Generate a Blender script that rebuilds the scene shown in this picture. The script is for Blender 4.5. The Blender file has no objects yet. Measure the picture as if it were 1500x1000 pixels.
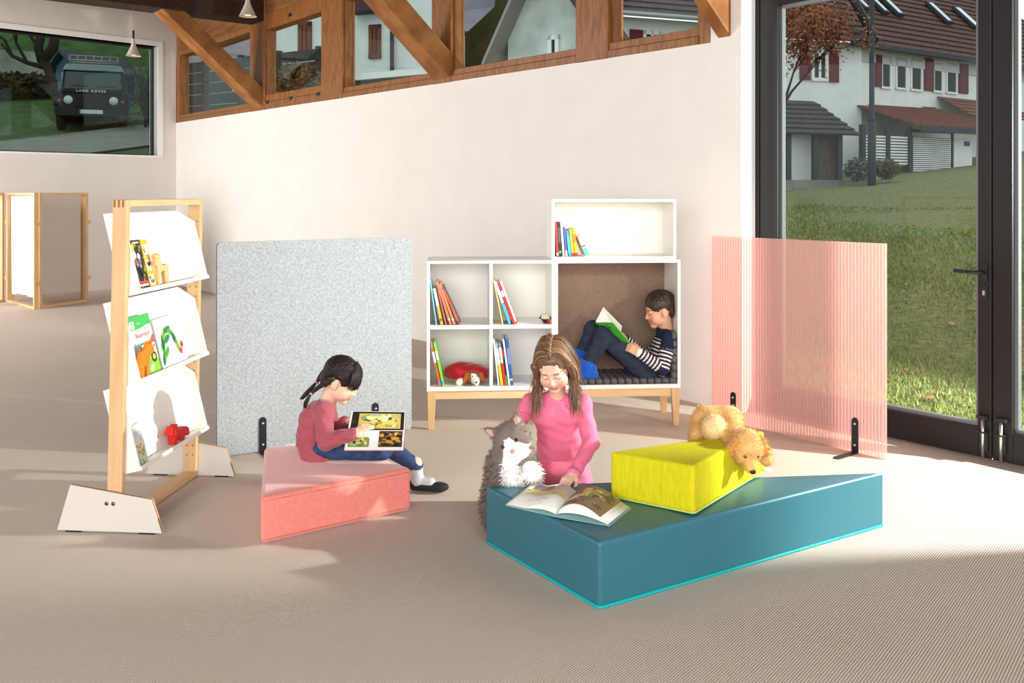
import bpy, bmesh, math, random
import numpy as np
from mathutils import Vector, Matrix, noise as mnoise
random.seed(7); np.random.seed(7)
S = bpy.context.scene; COL = S.collection
F, EYE, HZ, CX = 1350.0, 1.46, 284.0, 750.0
V3 = Vector
# ---------------------------------------------------------------- measuring helpers (photo pixel -> place in the room)
def ray(u, v): return V3(((u-CX)/F, 1.0, (HZ-v)/F))
def at(u, v, Y):
    r = ray(u, v); return V3((r.x*Y, Y, EYE+r.z*Y))
def onz(u, v, z=0.0):
    r = ray(u, v); Y = (z-EYE)/r.z; return V3((r.x*Y, Y, z))
def onplane(u, v, p, n):
    r = ray(u, v); e = V3((0, 0, EYE)); t = (p-e).dot(n)/r.dot(n); return e+r*t
# ---------------------------------------------------------------- materials
def sr(c):   # sRGB 0-255 -> linear
    return tuple(((x/255)/12.92 if x/255 <= .04045 else ((x/255+.055)/1.055)**2.4) for x in c)+(1.0,)
MATS = {}
def mat(name, rgb, rough=.6, var=None, vscale=20, stretch=None, bump=0, bscale=200, spec=.3, metal=0, sheen=0, coat=0, emit=None, attr=False, sss=0):
    if name in MATS: return MATS[name]
    m = bpy.data.materials.new(name); m.use_nodes = True
    nt = m.node_tree; b = nt.nodes['Principled BSDF']
    b.inputs['Base Color'].default_value = sr(rgb); b.inputs['Roughness'].default_value = rough
    b.inputs['Specular IOR Level'].default_value = spec; b.inputs['Metallic'].default_value = metal
    if sheen: b.inputs['Sheen Weight'].default_value = sheen; b.inputs['Sheen Roughness'].default_value = .4
    if coat: b.inputs['Coat Weight'].default_value = coat
    if sss:
        b.inputs['Subsurface Weight'].default_value = sss; b.inputs['Subsurface Radius'].default_value = (.02, .008, .004); b.inputs['Subsurface Scale'].default_value = .3
    if emit: b.inputs['Emission Color'].default_value = sr(emit[0]); b.inputs['Emission Strength'].default_value = emit[1]
    tc = nt.nodes.new('ShaderNodeTexCoord'); src = tc.outputs['Object']
    if stretch:
        mp = nt.nodes.new('ShaderNodeMapping'); mp.inputs['Scale'].default_value = stretch
        nt.links.new(src, mp.inputs['Vector']); src = mp.outputs['Vector']
    if attr:
        a = nt.nodes.new('ShaderNodeAttribute'); a.attribute_name = 'Col'
        nt.links.new(a.outputs['Color'], b.inputs['Base Color'])
    if var:
        n = nt.nodes.new('ShaderNodeTexNoise'); n.inputs['Scale'].default_value = vscale; n.inputs['Detail'].default_value = 6
        cr = nt.nodes.new('ShaderNodeValToRGB'); cr.color_ramp.elements[0].position = .35; cr.color_ramp.elements[1].position = .65
        cr.color_ramp.elements[0].color = sr(rgb); cr.color_ramp.elements[1].color = sr(var)
        nt.links.new(src, n.inputs['Vector']); nt.links.new(n.outputs['Fac'], cr.inputs['Fac']); nt.links.new(cr.outputs['Color'], b.inputs['Base Color'])
    if bump:
        n2 = nt.nodes.new('ShaderNodeTexNoise'); n2.inputs['Scale'].default_value = bscale; n2.inputs['Detail'].default_value = 4
        bp = nt.nodes.new('ShaderNodeBump'); bp.inputs['Strength'].default_value = bump; bp.inputs['Distance'].default_value = .01
        nt.links.new(src, n2.inputs['Vector']); nt.links.new(n2.outputs['Fac'], bp.inputs['Height']); nt.links.new(bp.outputs['Normal'], b.inputs['Normal'])
    MATS[name] = m; return m
def glass_mat(name, tint=(255, 255, 255), ior=1.45):
    m = bpy.data.materials.new(name); m.use_nodes = True; nt = m.node_tree; nt.nodes.clear()
    o = nt.nodes.new('ShaderNodeOutputMaterial'); t = nt.nodes.new('ShaderNodeBsdfTransparent'); t.inputs[0].default_value = sr(tint)
    g = nt.nodes.new('ShaderNodeBsdfGlossy'); g.inputs['Roughness'].default_value = .02
    lw = nt.nodes.new('ShaderNodeLayerWeight'); lw.inputs['Blend'].default_value = .5
    pw = nt.nodes.new('ShaderNodeMath'); pw.operation = 'POWER'; pw.inputs[1].default_value = 5
    fr = nt.nodes.new('ShaderNodeMath'); fr.operation = 'MULTIPLY_ADD'; fr.inputs[1].default_value = .5; fr.inputs[2].default_value = .02
    nt.links.new(lw.outputs['Facing'], pw.inputs[0]); nt.links.new(pw.outputs[0], fr.inputs[0])
    mx = nt.nodes.new('ShaderNodeMixShader')
    nt.links.new(fr.outputs[0], mx.inputs[0]); nt.links.new(t.outputs[0], mx.inputs[1]); nt.links.new(g.outputs[0], mx.inputs[2]); nt.links.new(mx.outputs[0], o.inputs[0])
    MATS[name] = m; return m
def clear_pink(name, tint, body, k):
    m = bpy.data.materials.new(name); m.use_nodes = True; nt = m.node_tree; nt.nodes.clear()
    o = nt.nodes.new('ShaderNodeOutputMaterial'); t = nt.nodes.new('ShaderNodeBsdfTransparent'); t.inputs[0].default_value = sr(tint)
    tl = nt.nodes.new('ShaderNodeBsdfTranslucent'); tl.inputs[0].default_value = sr(body)
    d = nt.nodes.new('ShaderNodeBsdfPrincipled'); d.inputs['Base Color'].default_value = sr(body); d.inputs['Roughness'].default_value = .25
    m1 = nt.nodes.new('ShaderNodeMixShader'); m1.inputs[0].default_value = .5
    m2 = nt.nodes.new('ShaderNodeMixShader'); m2.inputs[0].default_value = k
    L = nt.links.new
    L(tl.outputs[0], m1.inputs[1]); L(d.outputs[0], m1.inputs[2]); L(t.outputs[0], m2.inputs[1]); L(m1.outputs[0], m2.inputs[2]); L(m2.outputs[0], o.inputs[0])
    MATS[name] = m; return m
# ---------------------------------------------------------------- mesh helpers
class MB:
    def __init__(s): s.v = []; s.f = []; s.mi = []; s.sm = []
    def add(s, vs, fs, mi=0, smooth=False):
        b = len(s.v); s.v += [V3(p) for p in vs]
        for f in fs: s.f.append([b+i for i in f]); s.mi.append(mi); s.sm.append(smooth)
        return s
    def box(s, a, b, M=None, mi=0):
        x0, y0, z0 = a; x1, y1, z1 = b
        vs = [V3((x, y, z)) for z in (z0, z1) for y in (y0, y1) for x in (x0, x1)]
        if M: vs = [M @ p for p in vs]
        return s.add(vs, [(0, 2, 3, 1), (4, 5, 7, 6), (0, 1, 5, 4), (2, 6, 7, 3), (0, 4, 6, 2), (1, 3, 7, 5)], mi)
    def hexa(s, p, mi=0):   # 8 points: bottom ring 4, top ring 4
        return s.add(p, [(3, 2, 1, 0), (4, 5, 6, 7), (0, 1, 5, 4), (1, 2, 6, 5), (2, 3, 7, 6), (3, 0, 4, 7)], mi)
    def prism(s, poly, d, mi=0, smooth=False):   # 3d polygon extruded along vector d
        n = len(poly); d = V3(d); vs = [V3(p) for p in poly]+[V3(p)+d for p in poly]
        s.add(vs, [list(range(n))[::-1], list(range(n, 2*n))]+[], mi)
        b = len(s.v)-2*n
        for i in range(n):
            j = (i+1) % n; s.f.append([b+i, b+j, b+n+j, b+n+i]); s.mi.append(mi); s.sm.append(smooth)
        return s
    def tube(s, pts, r, seg=8, mi=0, cap=True, flat=None):
        pts = [V3(p) for p in pts]; n = len(pts)
        rs = r if hasattr(r, '__len__') else [r]*n
        rings = []; ref = None
        for i, p in enumerate(pts):
            t = (pts[min(i+1, n-1)]-pts[max(i-1, 0)]).normalized()
            if ref is None: ref = t.orthogonal().normalized() if flat is None else V3(flat)
            ref = (ref-t*ref.dot(t))
            ref = ref.normalized() if ref.length > 1e-6 else t.orthogonal().normalized()
            bn = t.cross(ref)
            rings.append([p+(ref*math.cos(2*math.pi*k/seg)+bn*math.sin(2*math.pi*k/seg))*rs[i] for k in range(seg)])
        vs = [q for rg in rings for q in rg]; fs = []
        for i in range(n-1):
            for k in range(seg):
                k2 = (k+1) % seg; fs.append((i*seg+k, i*seg+k2, (i+1)*seg+k2, (i+1)*seg+k))
        if cap: fs += [tuple(range(seg))[::-1], tuple(range((n-1)*seg, n*seg))]
        return s.add(vs, fs, mi, True)
    def lathe(s, prof, c, seg=24, mi=0, M=None):
        c = V3(c); vs = []; fs = []
        for r, z in prof:
            for k in range(seg):
                p = V3((r*math.cos(2*math.pi*k/seg), r*math.sin(2*math.pi*k/seg), z)); vs.append((M @ p if M else p)+c)
        n = len(prof)
        for i in range(n-1):
            for k in range(seg):
                k2 = (k+1) % seg; fs.append((i*seg+k, i*seg+k2, (i+1)*seg+k2, (i+1)*seg+k))
        return s.add(vs, fs, mi, True)
    def ball(s, c, r, M=None, mi=0, nu=14, nv=9):
        r = r if hasattr(r, '__len__') else (r, r, r); c = V3(c); vs = []; fs = []
        for i in range(nv+1):
            a = math.pi*i/nv
            for k in range(nu):
                b = 2*math.pi*k/nu; p = V3((r[0]*math.sin(a)*math.cos(b), r[1]*math.sin(a)*math.sin(b), r[2]*math.cos(a))); vs.append((M @ p if M else p)+c)
        for i in range(nv):
            for k in range(nu):
                k2 = (k+1) % nu; fs.append((i*nu+k, (i+1)*nu+k, (i+1)*nu+k2, i*nu+k2))
        return s.add(vs, fs, mi, True)
def setp(o, parent):
    if parent is not None:
        o.parent = parent; o.matrix_parent_inverse = PW[parent.name].inverted()
PW = {}
def tag(o, label=None, cat=None, group=None, kind=None):
    if label: o['label'] = label
    if cat: o['category'] = cat
    if group: o['group'] = group
    if kind: o['kind'] = kind
    return o
def link(name, me, mats, parent=None, c=None, bevel=0, bseg=2):
    o = bpy.data.objects.new(name, me); COL.objects.link(o)
    for m in (mats if isinstance(mats, (list, tuple)) else [mats]): me.materials.append(m)
    if c is not None: o.location = c
    PW[o.name] = Matrix.Translation(c if c is not None else V3((0, 0, 0)))
    setp(o, parent)
    if bevel:
        b = o.modifiers.new('bevel', 'BEVEL'); b.width = bevel; b.segments = bseg; b.limit_method = 'ANGLE'; b.angle_limit = math.radians(40)
    return o
def obj(name, mb, mats, parent=None, bevel=0, bseg=2, label=None, base=False):
    mn = V3((min(p.x for p in mb.v), min(p.y for p in mb.v), min(p.z for p in mb.v))); mx = V3((max(p.x for p in mb.v), max(p.y for p in mb.v), max(p.z for p in mb.v)))
    c = (mn+mx)/2
    if base: c.z = mn.z
    me = bpy.data.meshes.new(name); me.from_pydata([tuple(p-c) for p in mb.v], [], mb.f)
    me.polygons.foreach_set('material_index', mb.mi); me.polygons.foreach_set('use_smooth', mb.sm); me.update()
    bm = bmesh.new(); bm.from_mesh(me); bmesh.ops.recalc_face_normals(bm, faces=bm.faces); bm.to_mesh(me); bm.free()
    o = link(name, me, mats, parent, c, bevel, bseg)
    if label: o['label'] = label
    return o
def thing(name, label, cat, loc=(0, 0, 0), rz=0, group=None):
    o = bpy.data.objects.new(name, None); COL.objects.link(o); o.empty_display_size = .1
    o.location = loc; o.rotation_euler = (0, 0, rz); PW[o.name] = Matrix.Translation(V3(loc)) @ Matrix.Rotation(rz, 4, 'Z')
    return tag(o, label, cat, group)
def struct(name, mb, mats, parent=None, **k):
    o = obj(name, mb, mats, parent, **k)
    if parent is None: o['kind'] = 'structure'
    return o
def sthing(name):
    o = bpy.data.objects.new(name, None); COL.objects.link(o); o['kind'] = 'structure'; PW[o.name] = Matrix.Identity(4); return o
def dup(root, M, label=None, group=None):
    """copy of a thing with its parts, moved by world matrix M"""
    r = root.copy(); COL.objects.link(r)
    W = M @ PW[root.name]; r.matrix_basis = W; PW[r.name] = W
    if label: r['label'] = label
    if group: r['group'] = group
    for ch in list(root.children):
        c = ch.copy(); COL.objects.link(c); c.parent = r
        for g in list(ch.children):
            d = g.copy(); COL.objects.link(d); d.parent = c
    return r
def text_into(mb, s, M, size, mi=0, bold=0.0):
    cu = bpy.data.curves.new('t', 'FONT'); cu.body = s; cu.size = size; cu.align_x = 'CENTER'; cu.align_y = 'CENTER'; cu.offset = bold
    o = bpy.data.objects.new('t', cu); COL.objects.link(o)
    dg = bpy.context.evaluated_depsgraph_get(); me = bpy.data.meshes.new_from_object(o.evaluated_get(dg))
    mb.add([M @ v.co for v in me.vertices], [tuple(p.vertices) for p in me.polygons], mi)
    bpy.data.objects.remove(o); bpy.data.curves.remove(cu); bpy.data.meshes.remove(me)
def frame(o, x, y, z=None):   # matrix with axes x, y, z at origin o
    x = V3(x).normalized(); y = V3(y); y = (y-x*y.dot(x)).normalized(); z = x.cross(y)
    return Matrix(((x.x, y.x, z.x, o[0]), (x.y, y.y, z.y, o[1]), (x.z, y.z, z.z, o[2]), (0, 0, 0, 1)))
# ---------------------------------------------------------------- smooth-blended bodies (signed distances + surface nets)
def seg_(a, b, ra, rb=None): return ('c', V3(a), V3(b), ra, ra if rb is None else rb)
def ell(c, r, M=None): return ('e', V3(c), r, M)
def field(prims, res, k):
    lo = np.full(3, 1e9); hi = -lo
    for p in prims:
        pts = [p[1], p[2]] if p[0] in 'cC' else [p[1]]
        R = max(p[3], p[4]) if p[0] in 'cC' else max(p[2])
        for q in pts: lo = np.minimum(lo, np.array(q)-R); hi = np.maximum(hi, np.array(q)+R)
    lo -= k+3*res; hi += k+3*res
    n = np.ceil((hi-lo)/res).astype(int)+1
    D = np.full(n, .5, np.float32); ax = [lo[i]+res*np.arange(n[i]) for i in range(3)]
    for p in prims:
        kk = k
        if p[0] in 'cC':
            a, b = np.array(p[1]), np.array(p[2]); R = max(p[3], p[4]); l = np.minimum(a, b)-R; h = np.maximum(a, b)+R
            if len(p) > 5: kk = p[5]
        else:
            a = np.array(p[1]); R = max(p[2]); l = a-R; h = a+R
            if len(p) > 4: kk = p[4]
        m = kk+2.5*res
        i0 = np.maximum(((l-m-lo)/res).astype(int), 0); i1 = np.minimum(((h+m-lo)/res).astype(int)+2, n)
        sl = tuple(slice(i0[i], i1[i]) for i in range(3))
        X = ax[0][sl[0]][:, None, None]; Y = ax[1][sl[1]][None, :, None]; Z = ax[2][sl[2]][None, None, :]
        if p[0] in 'cC':
            ab = b-a; L2 = ab.dot(ab)+1e-12
            t = np.clip(((X-a[0])*ab[0]+(Y-a[1])*ab[1]+(Z-a[2])*ab[2])/L2, 0, 1)
            d = np.sqrt((X-a[0]-t*ab[0])**2+(Y-a[1]-t*ab[1])**2+(Z-a[2]-t*ab[2])**2)-(p[3]+(p[4]-p[3])*t)
        else:
            M = p[3]; dx, dy, dz = X-a[0], Y-a[1], Z-a[2]
            if M is not None:
                q = np.array(M.to_3x3()).T; dx, dy, dz = (q[0, 0]*dx+q[0, 1]*dy+q[0, 2]*dz, q[1, 0]*dx+q[1, 1]*dy+q[1, 2]*dz, q[2, 0]*dx+q[2, 1]*dy+q[2, 2]*dz)
            r = p[2]
            k0 = np.sqrt((dx/r[0])**2+(dy/r[1])**2+(dz/r[2])**2); k1 = np.sqrt((dx/r[0]**2)**2+(dy/r[1]**2)**2+(dz/r[2]**2)**2)+1e-9
            d = k0*(k0-1)/k1
        o = D[sl]
        if p[0] in 'CE':   # carve
            d = -d; h_ = np.clip(.5-.5*(d-o)/kk, 0, 1); D[sl] = o*(h_)+d*(1-h_)+kk*h_*(1-h_)
            h_ = np.clip(.5+.5*(o-d)/kk, 0, 1); D[sl] = d+(o-d)*h_+kk*h_*(1-h_)
        else:
            h_ = np.clip(.5+.5*(o-d)/kk, 0, 1); D[sl] = o+(d-o)*h_-kk*h_*(1-h_)
    return D, lo
def nets(D, lo, res):
    s = D < 0; n = D.shape
    c = [s[i:n[0]-1+i, j:n[1]-1+j, k:n[2]-1+k] for i in (0, 1) for j in (0, 1) for k in (0, 1)]
    cnt = sum(x.astype(np.int8) for x in c); act = (cnt > 0) & (cnt < 8)
    I = np.argwhere(act); idx = np.full(act.shape, -1, np.int64); idx[act] = np.arange(len(I))
    acc = np.zeros((len(I), 3)); num = np.zeros(len(I)); off = [(i, j, k) for i in (0, 1) for j in (0, 1) for k in (0, 1)]
    val = [D[I[:, 0]+o[0], I[:, 1]+o[1], I[:, 2]+o[2]] for o in off]
    for a in range(8):
        for b in range(a+1, 8):
            oa, ob = np.array(off[a]), np.array(off[b])
            if np.abs(oa-ob).sum() != 1: continue
            cr = (val[a] < 0) != (val[b] < 0); t = np.where(cr, val[a]/(val[a]-val[b]+1e-12), 0)
            acc += np.where(cr[:, None], oa+t[:, None]*(ob-oa), 0); num += cr
    vs = lo+res*(I+acc/np.maximum(num, 1)[:, None]); fs = []
    for ax in range(3):
        u, w = (ax+1) % 3, (ax+2) % 3
        A = [slice(0, -1)]*3; A = [slice(None)]*3; B = [slice(None)]*3; A[ax] = slice(0, n[ax]-1); B[ax] = slice(1, n[ax])
        sa, sb = s[tuple(A)], s[tuple(B)]; E = np.argwhere(sa != sb)
        E = E[(E[:, u] > 0) & (E[:, w] > 0) & (E[:, u] < n[u]-1) & (E[:, w] < n[w]-1)]
        fl = s[E[:, 0], E[:, 1], E[:, 2]]
        def cell(du, dw):
            q = E.copy(); q[:, u] -= du; q[:, w] -= dw; return idx[q[:, 0], q[:, 1], q[:, 2]]
        Q = np.stack([cell(1, 1), cell(0, 1), cell(0, 0), cell(1, 0)], 1); Q[~fl] = Q[~fl][:, ::-1]; fs.append(Q)
    return vs, np.concatenate(fs)
def body(name, prims, res, mats, parent=None, k=.02, col=None, wob=None, label=None, fur=None, smooth=True):
    """one continuous skin over blended limbs; col(P) -> colour per vertex; wob(P) -> small displacement along normals"""
    D, lo = field(prims, res, k); vs, fs = nets(D, lo, res)
    if wob is not None:
        g = np.gradient(D, res); ii = np.clip(((vs-lo)/res).round().astype(int), 0, np.array(D.shape)-1)
        N = np.stack([q[ii[:, 0], ii[:, 1], ii[:, 2]] for q in g], 1); N /= np.linalg.norm(N, axis=1, keepdims=True)+1e-9
        vs = vs+N*wob(vs)[:, None]
    C = None
    if col is not None: C = np.array(col(vs), float)
    if fur:
        g = np.gradient(D, res); ii = np.clip(((vs-lo)/res).round().astype(int), 0, np.array(D.shape)-1)
        N = np.stack([q[ii[:, 0], ii[:, 1], ii[:, 2]] for q in g], 1); N /= np.linalg.norm(N, axis=1, keepdims=True)+1e-9
        cnt, ln, wd, comb = fur[:4]; pick = np.random.randint(0, len(vs), cnt)
        P = vs[pick]+np.random.normal(0, res*.5, (cnt, 3)); Lm = np.ones(cnt) if len(fur) < 5 else fur[4](P)
        dr = N[pick]+np.random.normal(0, .45, (cnt, 3))+np.array(comb); dr /= np.linalg.norm(dr, axis=1, keepdims=True)
        sd = np.cross(dr, np.random.normal(0, 1, (cnt, 3))); sd /= np.linalg.norm(sd, axis=1, keepdims=True)+1e-9
        L = ln*np.random.uniform(.5, 1.2, (cnt, 1))*Lm[:, None]; P = P-N[pick]*ln*.15
        T = np.concatenate([P-sd*wd, P+sd*wd, P+dr*L*.6+sd*wd*.6, P+dr*L+np.array([0, 0, -.15])*L]); b0 = len(vs)
        q = np.arange(cnt); ff = np.stack([b0+q, b0+cnt+q, b0+2*cnt+q, b0+3*cnt+q], 1)
        vs = np.concatenate([vs, T]); fs = np.concatenate([fs, ff])
        if C is not None:
            cc = C[pick]; j = np.random.uniform(.82, 1.12, (cnt, 1)); C = np.concatenate([C]+[np.clip(cc*j, 0, 1)]*4)
    cen = (vs.min(0)+vs.max(0))/2; cen[2] = vs[:, 2].min()
    me = bpy.data.meshes.new(name); me.vertices.add(len(vs)); me.vertices.foreach_set('co', (vs-cen).astype(np.float32).ravel())
    me.loops.add(len(fs)*4); me.loops.foreach_set('vertex_index', fs.astype(np.int32).ravel())
    me.polygons.add(len(fs)); me.polygons.foreach_set('loop_start', (np.arange(len(fs))*4).astype(np.int32))
    me.polygons.foreach_set('use_smooth', np.ones(len(fs), bool)); me.update(calc_edges=True); me.validate()
    if C is not None:
        a = me.color_attributes.new('Col', 'FLOAT_COLOR', 'POINT')
        a.data.foreach_set('color', np.concatenate([C, np.ones((len(C), 1))], 1).astype(np.float32).ravel())
    o = link(name, me, mats, parent, V3(cen))
    if label: o['label'] = label
    return o
def lin(c): return np.array(sr(c)[:3])
# ================================================================ palette
wall_m = mat('plaster_white', (231, 225, 219), .9, var=(227, 221, 215), vscale=3, bump=.06, bscale=60)
reveal_m = mat('plaster_reveal', (246, 245, 243), .8)
frame_wood = mat('stained_larch', (150, 96, 48), .45, var=(116, 71, 33), vscale=5, stretch=(7, 7, 1.2), bump=.03, bscale=30)
dark_wood = mat('dark_roof_timber', (62, 36, 22), .6, var=(40, 22, 14), vscale=5, stretch=(2, 2, 6))
beech = mat('beech', (222, 184, 138), .5, var=(212, 170, 122), vscale=5, stretch=(6, 6, .8))
beech_x = mat('beech_along', (226, 190, 146), .5, var=(216, 176, 130), vscale=5, stretch=(.8, .8, 8))
ply = mat('plywood_edge', (176, 128, 78), .6)
white_lam = mat('white_laminate', (238, 236, 229), .35, spec=.4)
foot_m = mat('pale_laminate', (214, 206, 197), .5)
door_m = mat('anthracite_aluminium', (30, 27, 27), .45, spec=.3)
black_m = mat('black_metal', (40, 42, 46), .4, metal=.2)
steel = mat('steel', (200, 200, 198), .3, metal=.9)
glass = glass_mat('window_glass', (248, 252, 250)); glass_t = glass_mat('tinted_glass', (224, 234, 227))
teal_m = mat('teal_vinyl', (50, 110, 124), .38, spec=.45, bump=.03, bscale=300)
turq = mat('turquoise_piping', (0, 172, 172), .5)
pink_m = mat('pink_velvet', (233, 138, 126), .75, var=(226, 128, 116), vscale=60, sheen=.7, bump=.04, bscale=500)
yel_m = mat('yellow_fabric', (214, 204, 22), .85, var=(200, 190, 10), vscale=90, stretch=(1, 1, .2), bump=.1, bscale=400)
yel_p = mat('pale_green_base', (190, 205, 90), .7)
felt_m = mat('grey_felt', (180, 185, 188), .95, var=(152, 157, 161), vscale=95, bump=.12, bscale=200)
felt_e = mat('felt_edge', (78, 66, 74), .9)
taupe = mat('taupe_felt', (146, 122, 104), .95, var=(120, 98, 82), vscale=170, bump=.08, bscale=300)
mat_m = mat('charcoal_quilt', (98, 95, 94), .8, bump=.05, bscale=300)
concrete = mat('lamp_concrete', (196, 184, 172), .8)
# carpet: fine diagonal ribs
carpet = bpy.data.materials.new('beige_rib_carpet'); carpet.use_nodes = True
nt = carpet.node_tree; b = nt.nodes['Principled BSDF']; b.inputs['Roughness'].default_value = .95; b.inputs['Specular IOR Level'].default_value = .1
tc = nt.nodes.new('ShaderNodeTexCoord'); mp = nt.nodes.new('ShaderNodeMapping'); mp.inputs['Rotation'].default_value = (0, 0, math.radians(38))
w = nt.nodes.new('ShaderNodeTexWave'); w.inputs['Scale'].default_value = 36; w.inputs['Distortion'].default_value = .6; w.inputs['Detail'].default_value = 2; w.inputs['Detail Scale'].default_value = 6
n1 = nt.nodes.new('ShaderNodeTexNoise'); n1.inputs['Scale'].default_value = 220; n1.inputs['Detail'].default_value = 3
n2 = nt.nodes.new('ShaderNodeTexNoise'); n2.inputs['Scale'].default_value = .9; n2.inputs['Detail'].default_value = 5
cr = nt.nodes.new('ShaderNodeValToRGB'); cr.color_ramp.elements[0].color = sr((206, 189, 173)); cr.color_ramp.elements[1].color = sr((222, 207, 193))
mul = nt.nodes.new('ShaderNodeMix'); mul.data_type = 'RGBA'; mul.blend_type = 'MULTIPLY'; mul.inputs[0].default_value = .5
cr2 = nt.nodes.new('ShaderNodeValToRGB'); cr2.color_ramp.elements[0].color = (.56, .55, .54, 1); cr2.color_ramp.elements[1].color = (1, 1, 1, 1)
cr2.color_ramp.elements[0].position = .3; cr2.color_ramp.elements[1].position = .6
bp = nt.nodes.new('ShaderNodeBump'); bp.inputs['Strength'].default_value = .5; bp.inputs['Distance'].default_value = .004
ad = nt.nodes.new('ShaderNodeMath'); ad.operation = 'ADD'
L = nt.links.new
L(tc.outputs['Object'], mp.inputs['Vector']); L(mp.outputs['Vector'], w.inputs['Vector']); L(tc.outputs['Object'], n1.inputs['Vector']); L(tc.outputs['Object'], n2.inputs['Vector'])
L(n2.outputs['Fac'], cr.inputs['Fac']); L(cr.outputs['Color'], mul.inputs[6]); L(w.outputs['Fac'], ad.inputs[0]); L(n1.outputs['Fac'], ad.inputs[1])
sc_ = nt.nodes.new('ShaderNodeMath'); sc_.operation = 'MULTIPLY'; sc_.inputs[1].default_value = .48; 
mp2 = nt.nodes.new('ShaderNodeMapping'); mp2.inputs['Rotation'].default_value = (0, 0, math.radians(-50)); w2 = nt.nodes.new('ShaderNodeTexWave'); w2.inputs['Scale'].default_value = 30; w2.inputs['Distortion'].default_value = .8
L(tc.outputs['Object'], mp2.inputs['Vector']); L(mp2.outputs['Vector'], w2.inputs['Vector'])
mx2 = nt.nodes.new('ShaderNodeMath'); mx2.operation = 'MULTIPLY_ADD'; mx2.inputs[1].default_value = .45; L(w2.outputs['Fac'], mx2.inputs[0]); L(ad.outputs[0], mx2.inputs[2]); L(mx2.outputs[0], sc_.inputs[0])
L(sc_.outputs[0], cr2.inputs['Fac']); L(cr2.outputs['Color'], mul.inputs[7]); L(mul.outputs[2], b.inputs['Base Color']); L(w.outputs['Fac'], bp.inputs['Height']); L(bp.outputs['Normal'], b.inputs['Normal'])

# ================================================================ the room
P0 = onz(258, 416.8); P1 = onz(1085, 605.0); WL = (P1-P0).length; E = (P1-P0).normalized(); N = V3((-E.y, E.x, 0))
if N.y > 0: N = -N                      # into the room
def wp(s, o, z): return P0+E*s+N*o+V3((0, 0, z))
def wh(u, v, o=0.0):
    p = onplane(u, v, P0+N*o, N); return (p-P0).dot(E), p.z
def su(u, o=0.0): return wh(u, 200, o)[0]
zl = wh(258, 180)[1]; zr = wh(1085, 55.9)[1]
def zb(s): return zl+(zr-zl)*s/WL
def wbox(mb, s0, s1, o0, o1, z0, z1, mi=0):
    f0 = z0 if callable(z0) else (lambda s: z0); f1 = z1 if callable(z1) else (lambda s: z1)
    mb.hexa([wp(s0, o0, f0(s0)), wp(s1, o0, f0(s1)), wp(s1, o1, f0(s1)), wp(s0, o1, f0(s0)), wp(s0, o0, f1(s0)), wp(s1, o0, f1(s1)), wp(s1, o1, f1(s1)), wp(s0, o1, f1(s0))], mi); return mb
CEIL = 4.4; TOPZ = 3.66
LD = V3((-.705, -.709, 0)); LN = V3((.709, -.705, 0))    # left wall runs from P0 along LD, LN points into the room
def lp(s, o, z): return P0+LD*s+LN*o+V3((0, 0, z))
def lh(u, v, o=0.0):
    p = onplane(u, v, P0+LN*o, LN); return (p-P0).dot(LD), p.z
def lbox(mb, s0, s1, o0, o1, z0, z1, mi=0):
    mb.hexa([lp(s0, o0, z0), lp(s1, o0, z0), lp(s1, o1, z0), lp(s0, o1, z0), lp(s0, o0, z1), lp(s1, o0, z1), lp(s1, o1, z1), lp(s0, o1, z1)], mi); return mb
fl = MB(); flo = [P0, P1, wp(WL+10, 0, 0), V3((7, -4, 0)), V3((-14, -4, 0)), lp(12, 0, 0)]
fl.prism([p+V3((0, 0, -.1)) for p in flo], (0, 0, .1)); wbox(fl, WL+.001, WL+10, -.299, 0, -.1, 0); struct('floor', fl, carpet)
cl = MB(); cl.prism([p+V3((0, 0, CEIL)) for p in flo], (0, 0, .15)); struct('ceiling', cl, dark_wood)
bw = MB(); wbox(bw, 0, su(1041), -.3, 0, -.05, zb); wbox(bw, su(1041), WL, -.3, 0, -.05, CEIL)
wbox(bw, WL, WL+3.2, -.3, 0, 3.0, CEIL)
struct('wall_back', bw, wall_m)
s_open = WL+3.15
rw = MB(); wbox(rw, s_open, WL+10, -.3, 0, -.05, CEIL); struct('wall_right', rw, wall_m)
# left wall with its picture window
sR = lh(231, 150)[0]; zB = lh(228, 228)[1]; zT = lh(228, 67.5)[1]; sL = lh(-260, 150)[0]
lw = MB(); lbox(lw, 0, sR, -.3, 0, -.05, CEIL); lbox(lw, sR, sL, -.3, 0, -.05, zB); lbox(lw, sR, sL, -.3, 0, zT, CEIL); lbox(lw, sL, 12, -.3, 0, -.05, CEIL)
struct('wall_left', lw, wall_m)
wn = sthing('window_1')
m = MB(); d_ = .08
lbox(m, sR-d_, sR, -.14, .012, zB-.03, zT+d_); lbox(m, sL, sL+d_, -.14, .012, zB-.03, zT+d_); lbox(m, sR, sL, -.14, .012, zT, zT+d_); lbox(m, sR, sL, -.14, .03, zB-.03, zB)
obj('window_reveal', m, reveal_m, wn)
m = MB(); lbox(m, sR, sR+.025, -.22, -.14, zB, zT); lbox(m, sR, sL, -.22, -.14, zT-.025, zT); lbox(m, sR, sL, -.22, -.14, zB, zB+.02); lbox(m, sL-.05, sL, -.22, -.14, zB, zT)
obj('window_frame', m, door_m, wn)
m = MB(); lbox(m, sR+.025, sL-.05, -.19, -.18, zB+.02, zT-.025); obj('glass_pane', m, glass_t, wn)
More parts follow.
